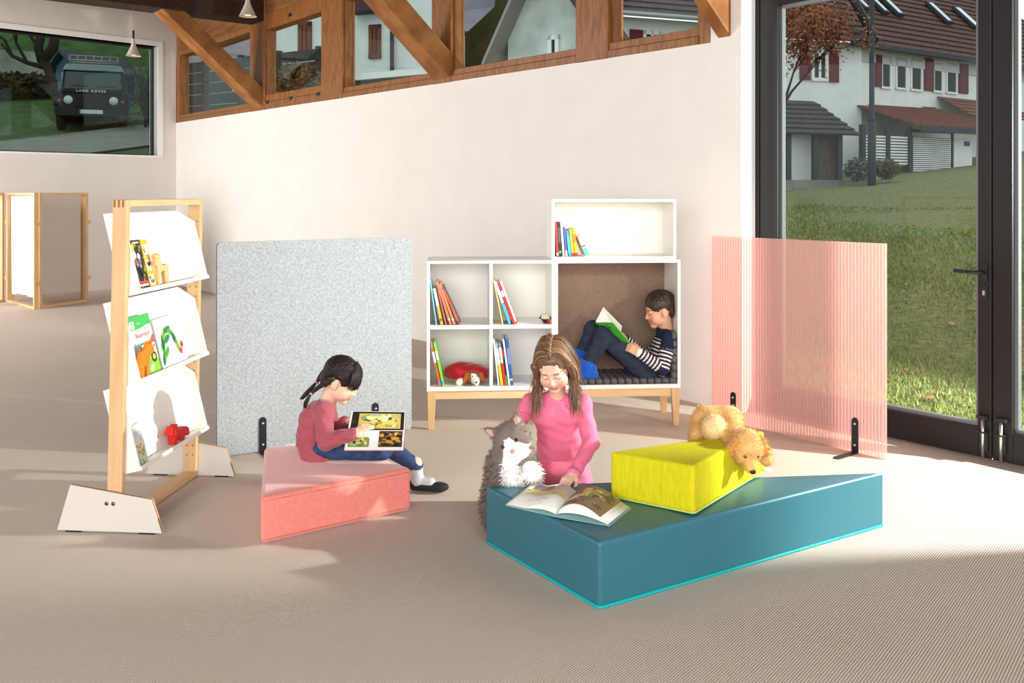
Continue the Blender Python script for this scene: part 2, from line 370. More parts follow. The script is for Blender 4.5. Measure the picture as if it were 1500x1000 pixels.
# clerestory windows
posts = [(258.5, 263.5), (367.5, 389), (472, 503), (634, 662), (845, 892), (1023.5, 1041)]
edges = [su(a) for p in posts for a in p]
for i in range(5):
    a, b2 = edges[2*i+1], edges[2*i+2]; hb = .19 if i == 1 else .115
    wn = sthing('window_%d' % (i+2)); m = MB()
    wbox(m, a, b2, -.14, .01, lambda s: zb(s), lambda s: zb(s)+hb*.5); wbox(m, a, b2, -.14, 0, lambda s: zb(s)+hb*.52, lambda s: zb(s)+hb)
    tf = .16 if i == 1 else .075
    wbox(m, a, b2, -.14, .005, TOPZ-(.05 if i == 1 else 0), TOPZ+tf)
    t = .028
    wbox(m, a, a+t, -.13, -.02, lambda s: zb(s)+hb, TOPZ); wbox(m, b2-t, b2, -.13, -.02, lambda s: zb(s)+hb, TOPZ)
    obj('window_frame', m, frame_wood, wn, bevel=.004)
    m = MB(); wbox(m, a+t, b2-t, -.11, -.10, lambda s: zb(s)+hb, TOPZ); obj('glass_pane', m, glass, wn)
    if i == 1:
        for uu, vv in ((393, 150), (427, 144), (467, 138), (426, 22)):
            s, z = wh(uu, vv); m = MB(); wbox(m, s-.03, s+.03, 0, .02, z-.02, z+.02); obj('latch', m, black_m, wn)
for i, (a, b2) in enumerate(posts):
    m = MB(); sp = .015 if i in (1, 2, 3, 4) else 0
    wbox(m, su(a), su(b2), -.15, sp, lambda s: zb(s)-.002, CEIL)
    struct('trim_%d' % (i+1), m, frame_wood, bevel=.006)
m = MB(); wbox(m, su(263.5), su(1041), -.3, -.005, TOPZ+.03, CEIL); struct('trim_7', m, mat('plank_wood', (140, 92, 50), .6, var=(104, 66, 34), vscale=3, stretch=(1, 1, 7)))
# knee braces rising from the posts into the room, and the dark beam
def brace(u0, u1, t1, k, n):
    s0, s1 = su(u0), su(u1); z0 = zb(s0)+.02; m = MB(); run = t1; rise = t1*.87; h = .26
    m.hexa([wp(s0, 0, z0), wp(s1, 0, z0), wp(s1, 0, z0+h), wp(s0, 0, z0+h), wp(s0, run, z0+rise), wp(s1, run, z0+rise), wp(s1, run, z0+rise+h), wp(s0, run, z0+rise+h)])
    struct('trim_%d' % k, m, mat('brace_wood', (164, 108, 56), .55, var=(124, 76, 36), vscale=2.2, stretch=(2, 2, 2)), bevel=.008)
brace(371, 386, 1.32, 8, 0); brace(637, 661, 1.9, 9, 0); brace(1052, 1071, 1.9, 10, 0)
m = MB(); wbox(m, su(370), su(388), 0.005, 8, 3.74, CEIL-.002); struct('trim_11', m, dark_wood, bevel=.01)
# glazed doors, set back in the wall
DO = -.165
def sd(u): return wh(u, 400, DO)[0]
def dz(u, v): return wh(u, v, DO)[1]
zhead = dz(1141, 8); ztr = dz(1298, 598); a0, a1, a2, a3, a4 = sd(1111), sd(1141), sd(1434), sd(1455), sd(1485)
s_end = a4+(a2-a1)
zrail_b = .015
m = MB(); wbox(m, WL, a0+.02, DO-.1, DO+.02, 0, 3.0); wbox(m, a0+.02, s_open, DO-.1, DO+.02, zhead+.08, 3.0); wbox(m, s_end+.1, s_open, DO-.1, DO+.02, 0, zhead+.08); struct('trim_12', m, door_m)
m = MB(); wbox(m, WL-.001, WL+.008, DO+.02, 0, 0, 3.0); struct('trim_13', m, reveal_m)
def leaf(k, s0, g0, g1, s1, hand):
    d = sthing('door_%d' % k); m = MB(); o0, o1 = DO-.06, DO+.015
    wbox(m, s0, g0, o0, o1, zrail_b, zhead+.075); wbox(m, g1, s1, o0, o1, zrail_b, zhead+.075); wbox(m, g0, g1, o0, o1, zrail_b, ztr); wbox(m, g0, g1, o0, o1, zhead, zhead+.075)
    obj('door_frame', m, door_m, d, bevel=.004)
    m = MB(); b_ = .02
    wbox(m, g0, g0+b_, DO-.045, DO-.01, ztr, zhead); wbox(m, g1-b_, g1, DO-.045, DO-.01, ztr, zhead); wbox(m, g0, g1, DO-.045, DO-.01, ztr, ztr+b_); wbox(m, g0, g1, DO-.045, DO-.01, zhead-b_, zhead)
    obj('glazing_bead', m, mat('grey_bead', (120, 124, 126), .4, metal=.4), d)
    m = MB(); wbox(m, g0+b_, g1-b_, DO-.035, DO-.025, ztr+b_, zhead-b_); obj('glass_pane', m, glass, d)
    sb = (g1+s1)/2 if hand else (s0+g0)/2-.0
    m = MB(); wbox(m, sb-.022, sb+.022, DO+.015, DO+.03, .06, .17); wbox(m, sb-.028, sb+.028, DO+.015, DO+.05, .235, .25); wbox(m, sb-.02, sb+.02, DO+.015, DO+.05, .155, .165)
    bo = obj('floor_bolt', m, black_m, d)
    m = MB(); m.tube([wp(sb, DO+.035, .02), wp(sb, DO+.035, .24)], .009); obj('bolt_rod', m, steel, bo)
    if hand:
        sh, zh = wh(1448, 399, DO+.015); sh = (g1+s1)/2
        m = MB(); wbox(m, sh-.018, sh+.018, DO+.015, DO+.025, zh-.045, zh+.045); m.tube([wp(sh, DO+.02, zh), wp(sh, DO+.07, zh), wp(sh-.14, DO+.072, zh+.004)], .011); obj('door_handle', m, black_m, d)
        m = MB(); wbox(m, sh-.018, sh+.018, DO+.015, DO+.022, zh-.15, zh-.075); kl = obj('keyhole_plate', m, black_m, d)
        m = MB(); wbox(m, sh-.006, sh+.006, DO+.022, DO+.026, zh-.125, zh-.1); obj('lock_cylinder', m, steel, kl)
leaf(1, a0+.022, a1, a2, a3-.004, True); leaf(2, a3+.004, a4, s_end, s_end+.09, False)
# pendant lamps
def pendant(u, v, Y, zc, label):
    p = at(u, v, Y); t = thing('pendant_lamp', label, 'pendant lamp', p, 0, 'cone pendant lamps')
    m = MB(); m.lathe([(.088, 0), (.083, .004), (.03, .12), (.014, .2), (.012, .21), (.0, .21)], p, 28); obj('lamp_shade', m, concrete, t)
    m = MB(); m.lathe([(0, .02), (.03, .02), (.03, .012), (.0, .012)], p, 16); obj('bulb', m, mat('lamp_glow', (255, 214, 160), .5, emit=((255, 200, 130), 3)), t)
    m = MB(); m.lathe([(.012, .21), (.012, .31), (0, .31)], p, 14); obj('stem', m, black_m, t)
    m = MB(); m.tube([p+V3((0, 0, .31)), V3((p.x, p.y, zc))], .003, 6); obj('cord', m, mat('cord_grey', (120, 116, 112), .6), t)
pendant(195.5, 82, 11.2, 3.74, 'small concrete cone pendant lamp hanging before the big left window')
pendant(363, 24, 9.2, CEIL, 'small concrete cone pendant lamp cut by the top edge, beside the dark beam')
# ================================================================ room dividers
def bracket(t, p, ex, nz, h=.2, foot=.2):
    """L bracket: base point p on the panel's front face, ex along panel, nz towards the viewer"""
    M = Matrix(((ex.x, nz.x, 0, p.x), (ex.y, nz.y, 0, p.y), (0, 0, 1, p.z), (0, 0, 0, 1))); w = .021; m = MB(); th = .006
    pl = [(-w, 0), (w, 0), (w, h-w)]+[(w*math.cos(a), h-w+w*math.sin(a)) for a in [math.pi*i/8 for i in range(1, 8)]]+[(-w, h-w)]
    m.prism([M @ V3((x, .001, z)) for x, z in pl], (M.to_3x3() @ V3((0, th, 0))))
    pf = [(-w, .001), (-w, foot-w)]+[(-w*math.cos(a), foot-w+w*math.sin(a)) for a in [math.pi*i/8 for i in range(1, 8)]]+[(w, foot-w), (w, .001)]
    m.prism([M @ V3((x, y, .0005)) for x, y in pf], V3((0, 0, th)))
    b = obj('bracket', m, black_m, t, bevel=.0015)
    for zz in (.045, h-.035):
        m = MB(); m.lathe([(0, .009), (.006, .009), (.008, .004), (.008, 0)], M @ V3((0, .005, zz)), 12, M=frame((0, 0, 0), ex, V3((0, 0, 1))).to_3x3().to_4x4())
        obj('screw', m, steel, b)
fa, fb = onz(318, 672), onz(603, 630); fe = (fb-fa).normalized(); fn = V3((fe.y, -fe.x, 0)); FW = (fb-fa).length; FH = 1.185
t = thing('acoustic_screen', 'tall grey felt room divider behind the girl on the coral cushion', 'room divider', (fa+fb)/2)
def rrect(w, h, r, z0=0):
    o = []
    for cx, cz, a0_ in ((w-r, z0+r, -90), (w-r, z0+h-r, 0), (r, z0+h-r, 90), (r, z0+r, 180)):
        o += [(cx+r*math.cos(math.radians(a0_+i*22.5)), cz+r*math.sin(math.radians(a0_+i*22.5))) for i in range(5)]
    return o
m = MB(); m.prism([fa+fe*x+V3((0, 0, z)) for x, z in rrect(FW, FH, .025, .008)], -fn*.004); m.prism([fa+fe*x-fn*.022+V3((0, 0, z)) for x, z in rrect(FW, FH, .025, .008)], -fn*.004)
obj('felt_panel', m, felt_m, t)
m = MB(); m.prism([fa+fe*(x*.9985+.001)-fn*.004+V3((0, 0, z)) for x, z in rrect(FW, FH-.001, .025, .008)], -fn*.018); obj('core_edge', m, felt_e, t)
for uu in (384.5, 549.5):
    p = onplane(uu, 600, fa, fn); p.z = 0; bracket(t, p, fe, fn)
pa, pb = onz(1043, 612), onz(1296.5, 673.5); pe = (pb-pa).normalized(); pn = V3((pe.y, -pe.x, 0)); PWd = (pb-pa).length
sheet_m = clear_pink('pink_polycarbonate', (255, 247, 245), (255, 236, 232), .28); web_m = clear_pink('pink_web', (255, 236, 232), (252, 200, 193), .34)
t = thing('ribbed_screen', 'translucent pink ribbed plastic room divider in front of the glass door', 'room divider', (pa+pb)/2)
Pp = lambda x, y, z: pa+pe*x+pn*y+V3((0, 0, z))
Mp = frame(pa, pe, V3((0, 0, 1)));  # x along, y up, z = pe x up
m = MB(); PH = 1.185
Mq = Matrix(((pe.x, pn.x, 0, pa.x), (pe.y, pn.y, 0, pa.y), (0, 0, 1, 0), (0, 0, 0, 1)))
nr = 58; pit = PWd/nr
for y0, ph in ((-.0012, 0), (-.0168, math.pi)):   # slightly scalloped sheets
    vs = []; k = nr*4+1
    for i in range(k):
        x = i*pit/4; dy = .0012*(abs(math.sin(x/pit*math.pi))-.5)*(1 if ph == 0 else -1)
        for z in (.006, PH): vs.append(Mq @ V3((x, y0+dy, z)))
    m.add(vs, [(2*i, 2*i+2, 2*i+3, 2*i+1) for i in range(k-1)], 0, True)
m.box((0, -.018, .004), (PWd, 0, .006), Mq); m.box((0, -.018, PH), (PWd, 0, PH+.002), Mq)
pnl = obj('sheet', m, sheet_m, t)
m = MB()
for i in range(nr+1): m.box((i*pit-.0016, -.0165, .006), (i*pit+.0016, -.0015, PH), Mq)
w_ = obj('web', m, web_m, t); w_['label'] = 'row of darker pink vertical ribs inside the sheet'
for uu in (1074.5, 1253): p = onplane(uu, 600, pa+pn*.001, pn); p.z = 0; bracket(t, p, pe, pn)
# ================================================================ foam blocks
def block(name, label, pts, z0, h, m_, pip=None, bev=.014, bulge=.006, pr=.006):
    c = sum(pts, V3())/len(pts); t = thing(name, label, 'foam seat', (c.x, c.y, z0), 0)
    bm = bmesh.new(); n = len(pts)
    vs = [bm.verts.new((p.x, p.y, z0+z)) for z in (.002, h) for p in pts]
    if (pts[1]-pts[0]).cross(pts[2]-pts[1]).z < 0: o = list(range(n))[::-1]
    else: o = list(range(n))
    bm.faces.new([vs[i] for i in o[::-1]]); bm.faces.new([vs[n+i] for i in o])
    for k in range(n):
        i, j = o[k], o[(k+1) % n]; bm.faces.new([vs[i], vs[j], vs[n+j], vs[n+i]])
    bmesh.ops.subdivide_edges(bm, edges=bm.edges, cuts=11, use_grid_fill=True)
    bmesh.ops.bevel(bm, geom=[e for e in bm.edges if len(e.link_faces) == 2 and e.calc_face_angle() > .5], offset=bev, segments=4, profile=.5, affect='EDGES')
    if bulge:
        for v in bm.verts:
            z = (v.co.z-z0)/h
            if z > .9:
                q = V3((v.co.x, v.co.y, 0)); dm = min(abs(((pts[(i+1) % n]-pts[i]).normalized().cross(q-V3((pts[i].x, pts[i].y, 0)))).z) for i in range(n))
                v.co.z += bulge*(min(dm, .12)/.12-.35)
    me = bpy.data.meshes.new(name); bm.to_mesh(me); bm.free(); me.polygons.foreach_set('use_smooth', [True]*len(me.polygons))
    c2 = V3((c.x, c.y, z0)); me.transform(Matrix.Translation(-c2)); o_ = link('cover', me, m_, t, c2)
    w = o_.modifiers.new('wn', 'WEIGHTED_NORMAL'); w.keep_sharp = False
    if pip:
        pm = MB(); path = []
        for i in range(n):
            a, b_ = pts[i], pts[(i+1) % n]; pv = pts[i-1]; d0 = (a-pv).normalized(); d1 = (b_-a).normalized()
            path += [V3((q.x, q.y, z0+pr+.001)) for q in (a-d0*bev, a+(d1-d0)*bev*.28, a+d1*bev)]
        path.append(path[0]); pm.tube(path, pr, 8, cap=False); obj('piping', pm, pip, t)
    return t
tA, tB, tC = onz(711, 795), onz(878, 893), onz(1296, 770); tC = V3((1.635, 4.05, 0))
block('triangular_foam_seat', 'large low teal vinyl triangular block holding the open picture book', [tA, tB, tC], 0, .24, teal_m, turq)
pts = [V3((-1.044, 3.83, 0)), V3((-.463, 4.25, 0)), V3((-.972, 4.766, 0)), V3((-1.233, 4.585, 0))]
block('velvet_floor_seat', 'coral pink velvet floor block with the girl sitting on it', pts, 0, .2, pink_m, None, bev=.018)
yA, yB, yC = onz(893, 730, .24), onz(1016.5, 755.5, .24), onz(1120, 692, .24)
for q in (yA, yB, yC): q.z = 0
ytag = block('yellow_wedge_seat', 'yellow woven triangular block on top of the teal one', [yA, yB, yC], .245, .185, yel_m, yel_p, bulge=.004, pr=.004)
m = MB(); q_ = yC+V3((-.005, -.012, .256)); m.hexa([q_+V3(v_) for v_ in ((0, 0, 0), (.028, -.012, -.006), (.030, -.008, -.006), (.002, .004, 0), (0, 0, .012), (.028, -.012, .006), (.030, -.008, .006), (.002, .004, .012))]); obj('fabric_tag', m, reveal_m, ytag)
# ================================================================ book display rack
RO = V3((-1.733, 3.965, 0)); rd = V3((.085, .9964, 0)).normalized(); rp = V3((rd.y, -rd.x, 0))
def rk(p, q, z, sh=.02): return RO+rp*(p+sh*z)+rd*q+V3((0, 0, z))
def rbox(mb, p0, p1, q0, q1, z0, z1, mi=0, sh=.02):
    mb.hexa([rk(p0, q0, z0, sh), rk(p1, q0, z0, sh), rk(p1, q1, z0, sh), rk(p0, q1, z0, sh), rk(p0, q0, z1, sh), rk(p1, q0, z1, sh), rk(p1, q1, z1, sh), rk(p0, q1, z1, sh)], mi)
t = thing('book_display_rack', 'beech frame book display rack with three tilted white trays', 'book rack', rk(0, .4, 0))
QF = .825
for q0 in (.022, QF-.05):
    m = MB(); rbox(m, -.025, .041, q0, q0+.028, .008, 1.435)
    po = obj('post', m, beech, t, bevel=.003)
    m = MB(); qi = q0+.028 if q0 < .1 else q0
    for i in range(26):
        z = .12+i*.048
        for p in (-.008, .024): m.lathe([(0, .0006), (.0035, .0006), (.0035, -.0006), (0, -.0006)], rk(p, qi, z), 8, M=frame((0, 0, 0), rp, V3((0, 0, 1))).to_3x3().to_4x4())
    obj('peg_hole', m, mat('hole_dark', (80, 58, 40), .9), po)['kind'] = 'stuff'
    if q0 < .1:
        for i in range(3): m = MB(); rbox(m, -.02+i*.019, -.011+i*.019, q0-.0008, q0+.004, 1.402, 1.434); obj('finger_joint', m, mat('joint_wood', (150, 100, 62), .6), po)
m = MB(); rbox(m, -.025, .041, .05, QF-.05, 1.405, 1.435); obj('top_bar', m, beech_x, t, bevel=.003)
m = MB(); rbox(m, -.025, .041, .05, QF-.05, .009, .037); obj('bottom_bar', m, beech_x, t, bevel=.003)
def foot(q0):
    pl = [(-.235, .008), (.235, .008), (.187, .150), (-.175, .205)]; m = MB()
    m.prism([rk(p, q0, z, 0) for p, z in pl], rd*.004); m.prism([rk(p, q0+.0165, z, 0) for p, z in pl], rd*.004)
    f = obj('foot', m, foot_m, t)
    m = MB(); m.prism([rk(p*.999, q0+.004, z, 0) for p, z in pl], rd*.0125); obj('plywood_edge', m, ply, f)
    for p in (-.012, .018): m = MB(); m.lathe([(0, -.003), (.009, -.003), (.009, 0), (0, 0)], rk(p, q0-.0005, .128, 0), 12, M=frame((0, 0, 0), rp, V3((0, 0, 1))).to_3x3().to_4x4()); obj('bolt', m, mat('brass_bolt', (120, 108, 84), .35, metal=.8), f)
    for p in (-.2, .13): m = MB(); rbox(m, p, p+.07, q0+.003, q0+.017, 0, .008, sh=0); obj('foot_pad', m, black_m, f)
foot(0); foot(QF-.0205)
TB = V3((-.09, .365)).normalized() if False else None
tv = V3((-.09, 0, .365)).normalized()   # up along the tray back in (p, -, z)
tn = V3((tv.z, 0, -tv.x))               # out of the back
def tray(z0):
    q0, q1, th = .056, QF-.056, .012; o = V3((.03, 0, z0)); tr = lambda a, b_: (o+tv*a+tn*b_)
    tq = lambda a, b_, q: rk(tr(a, b_).x, q, tr(a, b_).z, 0)
    body_ = thing_tray = MB(); m = body_
    def sl(a0_, a1_, b0_, b1_, qa, qb): m.hexa([tq(a0_, b0_, qa), tq(a0_, b1_, qa), tq(a0_, b1_, qb), tq(a0_, b0_, qb), tq(a1_, b0_, qa), tq(a1_, b1_, qa), tq(a1_, b1_, qb), tq(a1_, b0_, qb)])
    sl(0, .375, 0, th, q0, q1); b_ = obj('tray', m, white_lam, t, bevel=.0015)
    m = MB(); sl(0, th, th, .085, q0+th, q1-th); obj('tray_floor', m, white_lam, b_)
    m = MB(); sl(0, .018, .085, .092, q0, q1); obj('tray_lip', m, white_lam, b_, bevel=.0015)
    for qa in (q0, q1-th):
        m = MB(); m.prism([tq(a_, c_, qa) for a_, c_ in ((0, th), (0, .085), (.30, .085), (.375, th))], rd*th); obj('side_panel', m, white_lam, b_, bevel=.0015)
    def M(q, n, a=.0125): return Matrix(((rd.x, (rp*tv.x).x, 0, 0), (rd.y, (rp*tv.x).y, 0, 0), (0, tv.z, 0, 0), (0, 0, 0, 1))) if False else _tm(tq(a, n, q))
    return M
def _tm(o):   # x along rack, y up the tray back, z out of it
    y = (rp*tv.x+V3((0, 0, tv.z))).normalized(); x = rd.normalized(); z = (rp*tn.x+V3((0, 0, tn.z))).normalized()
    return Matrix(((x.x, y.x, z.x, o.x), (x.y, y.y, z.y, o.y), (x.z, y.z, z.z, o.z), (0, 0, 0, 1)))
T1, T2, T3 = tray(1.008), tray(.617), tray(.236)
def patch(mb, M, pts, mi, lift=.0003, th=.0004):
    mb.prism([M @ V3((x, y, lift)) for x, y in pts], M.to_3x3() @ V3((0, 0, th)), mi)
def rect(x0, y0, x1, y1): return [(x0, y0), (x1, y0), (x1, y1), (x0, y1)]
def disc(cx, cy, rx, ry=None, n=16, a=0): ry = ry or rx; return [(cx+rx*math.cos(2*math.pi*i/n)*math.cos(a)-ry*math.sin(2*math.pi*i/n)*math.sin(a), cy+rx*math.cos(2*math.pi*i/n)*math.sin(a)+ry*math.sin(2*math.pi*i/n)*math.cos(a)) for i in range(n)]
paper = mat('paper_edge', (238, 236, 228), .9)
def flat(rgb): return mat('ink_%d_%d_%d' % rgb, rgb, .45, spec=.35)
def cover_book(name, label, M, w, h, th, rgb, art=None, group=None):
    """book lying in plane xy of M (front cover facing +z)"""
    t = thing(name, label, 'book', M.translation, 0, group)
    m = MB(); m.box((0, 0, th-.0015), (w, h, th), M); m.box((0, 0, 0), (w, h, .0015), M); m.box((0, 0, 0), (.0015, h, th), M); obj('cover', m, flat(rgb), t)
    m = MB(); m.box((.0016, .002, .0016), (w-.002, h-.002, th-.0016), M); obj('pages', m, paper, t)
    if art:
        Ma = M @ Matrix.Translation((0, 0, th)); m = MB(); cols = []
        art(m, Ma, lambda c: (cols.append(c) if c not in cols else None) or cols.index(c), w, h)
        obj('cover_print', m, [flat(c) for c in cols], t)
    return t
rnd = random.Random(3)
def art_photo(m, M, ci, w, h):
    for i in range(110):
        c = rnd.choice([(70, 62, 34), (128, 118, 42), (36, 34, 30), (96, 84, 50), (150, 140, 60), (60, 44, 36)]); x, y = rnd.uniform(.006, w-.008), rnd.uniform(.008, h-.01)
        patch(m, M, disc(x, y, rnd.uniform(.004, min(.011, w*.2)), n=7, a=rnd.random()), ci(c), .0002+i*2e-6)
    for x, y, r, c in ((.3, .70, .016, (240, 238, 232)), (.62, .66, .012, (236, 232, 220)), (.35, .44, .016, (32, 34, 40)), (.55, .36, .02, (34, 36, 44)), (.45, .27, .022, (26, 28, 36)), (.4, .5, .008, (232, 190, 170)), (.62, .47, .007, (232, 190, 170)), (.62, .57, .01, (66, 140, 200)), (.35, .58, .01, (214, 70, 70)), (.3, .86, .012, (226, 220, 40))):
        patch(m, M, disc(x*w, y*h, r, r*1.4, 10), ci(c), .0008)
    patch(m, M, rect(.1*w, .13*h, .9*w, .17*h), ci((236, 74, 54)), .0011); patch(m, M, rect(.1*w, .07*h, .9*w, .11*h), ci((248, 240, 236)), .0011); patch(m, M, rect(.35*w, .93*h, .85*w, .96*h), ci((235, 235, 235)), .0011)
cover_book('picture_book', 'dark photo cover book at the near end of the top rack tray', T1(.07, .062), .115, .225, .008, (58, 50, 34), art_photo)
def art_yel(m, M, ci, w, h):
    for y in (.12, .42, .74):
        patch(m, M, rect(.18*w, (y-.06)*h, .85*w, (y+.16)*h), ci((226, 230, 226)), .0004)
        for i in range(5): patch(m, M, disc(rnd.uniform(.3, .72)*w, (y+rnd.uniform(-.02, .12))*h, .006, .009, 8), ci(rnd.choice([(50, 70, 50), (90, 130, 70), (190, 90, 80), (60, 60, 70), (214, 190, 120)])), .0009+i*1e-5)
    patch(m, M, rect(.2*w, .62*h, .85*w, .65*h), ci((255, 240, 190)), .0004)
cover_book('picture_book', 'yellow picture book with three small photos, behind the wooden deer', T1(.19, .058), .064, .224, .008, (244, 188, 30), art_yel)
def art_farm(m, M, ci, w, h):
    patch(m, M, rect(0, .0, w, .82*h), ci((196, 226, 240)), .0002); patch(m, M, rect(0, 0, w, .36*h), ci((232, 222, 190)), .0004); patch(m, M, [(0, 0), (w, 0), (w, .22*h), (.55*w, .3*h), (.2*w, .18*h)], ci((140, 204, 60)), .0006)
    patch(m, M, disc(.5*w, .66*h, .5*w, .12*h, 20), ci((238, 244, 246)), .0006); patch(m, M, rect(0, .82*h, w, h), ci((70, 184, 90)), .0003)
    patch(m, M, disc(.4*w, .83*h, .38*w, .05*h, 20), ci((70, 184, 90)), .0008)
    patch(m, M, rect(.22*w, .8*h, .38*w, .92*h), ci((244, 244, 244)), .0012)
    for k_, wd in enumerate(('WAS', 'IST', 'WAS')): text_into(m, wd, M @ Matrix.Translation((.3*w, (.888-.033*k_)*h, .0018)), .0105, ci((220, 40, 60)), .0003)
    text_into(m, 'Junior', M @ Matrix.Translation((.55*w, .87*h, .0014)), .013, ci((226, 244, 210)))
    text_into(m, 'Bauernhof', M @ Matrix.Translation((.60*w, .675*h, .0014)), .031, ci((220, 70, 60)), .0006)
    text_into(m, 'Entdecke mit uns den', M @ Matrix.Translation((.60*w, .76*h, .0014)), .0125, ci((220, 90, 80)))
    patch(m, M, [(.0, .5*h), (.16*w, .62*h), (.22*w, .5*h)], ci((226, 92, 66)), .001); patch(m, M, [(.78*w, .5*h), (.95*w, .64*h), (w, .64*h), (w, .5*h)], ci((226, 92, 66)), .001)
    g = ci((58, 148, 74)); d = ci((40, 52, 48)); y = ci((244, 206, 60))
    patch(m, M, rect(.42*w, .3*h, .86*w, .42*h), g, .0012); patch(m, M, rect(.44*w, .4*h, .66*w, .54*h), g, .0012); patch(m, M, rect(.47*w, .42*h, .63*w, .51*h), ci((200, 226, 226)), .0016)
    for cx, r in ((.5, .15), (.84, .1)): patch(m, M, disc(cx*w, .27*h, r*w, n=18), d, .0018); patch(m, M, disc(cx*w, .27*h, r*w*.55, n=14), y, .0022)
    patch(m, M, disc(.9*w, .45*h, .02, .016, 12), ci((246, 246, 246)), .0014); patch(m, M, disc(.93*w, .45*h, .006, .006, 8), d, .0018)
    patch(m, M, disc(.7*w, .1*h, .022, .012, 12, .7), ci((250, 250, 246)), .0014); patch(m, M, disc(.28*w, .13*h, .03, .045, 14), ci((70, 186, 214)), .0014); patch(m, M, disc(.26*w, .11*h, .012, .03, 12), ci((250, 250, 250)), .0018)
    patch(m, M, rect(.0, .4*h, .1*w, .5*h), ci((110, 150, 84)), .0012)
cover_book('picture_book', 'green and pale blue farm picture book with a tractor on the middle tray', T2(.065, .05), .245, .275, .009, (70, 184, 90), art_farm)
def art_sprig(m, M, ci, w, h):
    for i, (x, y, a) in enumerate([(.12, .2, 1.2), (.16, .36, 1.9), (.2, .52, 1.5), (.3, .68, .9), (.44, .74, .2), (.56, .66, -.6), (.66, .5, -1.1), (.72, .36, -1.3), (.36, .56, .4), (.26, .3, .7)]):
        c = [(44, 142, 78), (98, 178, 70), (30, 110, 66), (140, 190, 80)][i % 4]; patch(m, M, disc(x*w, y*h, .036, .016, 14, a), ci(c), .0004+i*4e-5)
        patch(m, M, disc(x*w, y*h, .03, .002, 8, a), ci((20, 84, 50)), .0012)
    for x, y in ((.88, .36), (.8, .24)): patch(m, M, disc(x*w, y*h, .016, n=14), ci((220, 60, 50)), .0012)
    for k in range(3): patch(m, M, rect(.5*w, (.97-.03*k)*h, .92*w, (.98-.03*k)*h), ci((226, 226, 222)), .0004)
cover_book('picture_book', 'white square picture book with green leaves and red berries on the middle tray', T2(.335, .05), .26, .235, .008, (250, 249, 246), art_sprig)
def art_meadow(m, M, ci, w, h):
    patch(m, M, rect(.04*w, .42*h, .96*w, .62*h), ci((206, 224, 230)), .0003); patch(m, M, [(0, .36*h), (.4*w, .5*h), (w, .42*h), (w, 0), (0, 0)], ci((226, 236, 206)), .0006)
    for i in range(60): patch(m, M, disc(rnd.uniform(.05, .95)*w, rnd.uniform(.02, .3)*h, .0025, .012, 6, rnd.uniform(-.4, .4)), ci(rnd.choice([(140, 190, 110), (170, 206, 130), (110, 170, 96)])), .001+i*3e-6)
    for x, y in ((.2, .36), (.32, .33), (.45, .35), (.6, .32), (.7, .36), (.35, .2), (.55, .22), (.8, .24)): patch(m, M, disc(x*w, y*h, .006, n=9), ci((230, 84, 66)), .0015)
    for x, y in ((.3, .55), (.6, .5), (.8, .56)): patch(m, M, disc(x*w, y*h, .01, .007, 9), ci((240, 244, 240)), .0012)
    text_into(m, 'Hier ist Platz', M @ Matrix.Translation((.5*w, .76*h, .001)), .017, ci((150, 140, 120)))
cover_book('picture_book', 'white book with a poppy meadow cover at the near end of the bottom tray', T3(.065, .05), .125, .235, .006, (246, 247, 243), art_meadow)
# wooden animals
def cutout(name, label, cat, M, pts, sx, sy, th, m_):
    mb = MB(); mb.prism([M @ V3((x*sx, y*sy, 0)) for x, y in pts], M.to_3x3() @ V3((0, 0, th))); o = obj(name, mb, m_, None, bevel=.0025, base=True); return tag(o, label, cat)
deer = [(.30, 0), (.36, 0), (.40, .28), (.45, .40), (.60, .44), (.70, .40), (.72, .26), (.80, 0), (.86, 0), (.88, .24), (.92, .0), (.98, 0), (.98, .30), (.95, .52), (.92, .60), (.80, .63), (.62, .60), (.52, .62), (.44, .72), (.40, .84), (.34, .98), (.28, 1.0), (.24, .95), (.06, .98), (.04, .92), (.10, .84), (.10, .74), (.02, .66), (.05, .62), (.16, .66), (.22, .56), (.26, .4)]
def stand(T, q, n, a=.0125):
    M = T(q, n, a); x = rd.normalized(); return Matrix(((x.x, 0, rp.x, M.translation.x), (x.y, 0, rp.y, M.translation.y), (0, 1, 0, M.translation.z+.008), (0, 0, 0, 1)))
cutout('wooden_deer', 'natural wood toy deer standing in the top rack tray', 'toy animal', stand(T1, .215, .05), deer, .15, .15, .022, mat('pale_maple', (232, 190, 134), .6))
fox0 = [(.22, 0), (.32, 0), (.36, .3), (.5, .34), (.58, .3), (.6, 0), (.7, 0), (.78, .3), (.86, .12), (.95, .1), (1.0, .22), (.94, .5), (.84, .62), (.68, .66), (.5, .68), (.42, .72), (.36, .84), (.36, 1.0), (.28, .9), (.16, .92), (.14, 1.0), (.08, .84), (.0, .62), (.06, .56), (.18, .56), (.2, .4)]
cutout('wooden_cow', 'orange wooden toy animal in front of the farm book', 'toy animal', stand(T2, .06, .066), [(.12, 0), (.3, 0), (.34, .3), (.44, .34), (.5, 0), (.68, 0), (.66, .4), (.72, .56), (.8, .58), (1.0, .66), (1.0, .76), (.86, .88), (.82, .99), (.74, .9), (.62, .9), (.58, 1.0), (.5, .88), (.36, .8), (.1, .74), (.02, .6), (.06, .3)], .13, .155, .018, mat('orange_stain', (232, 128, 30), .6))
cutout('wooden_fox', 'red wooden toy fox in the bottom rack tray', 'toy animal', stand(T3, .39, .03), fox0, .21, .095, .035, mat('red_stain', (214, 44, 38), .6))
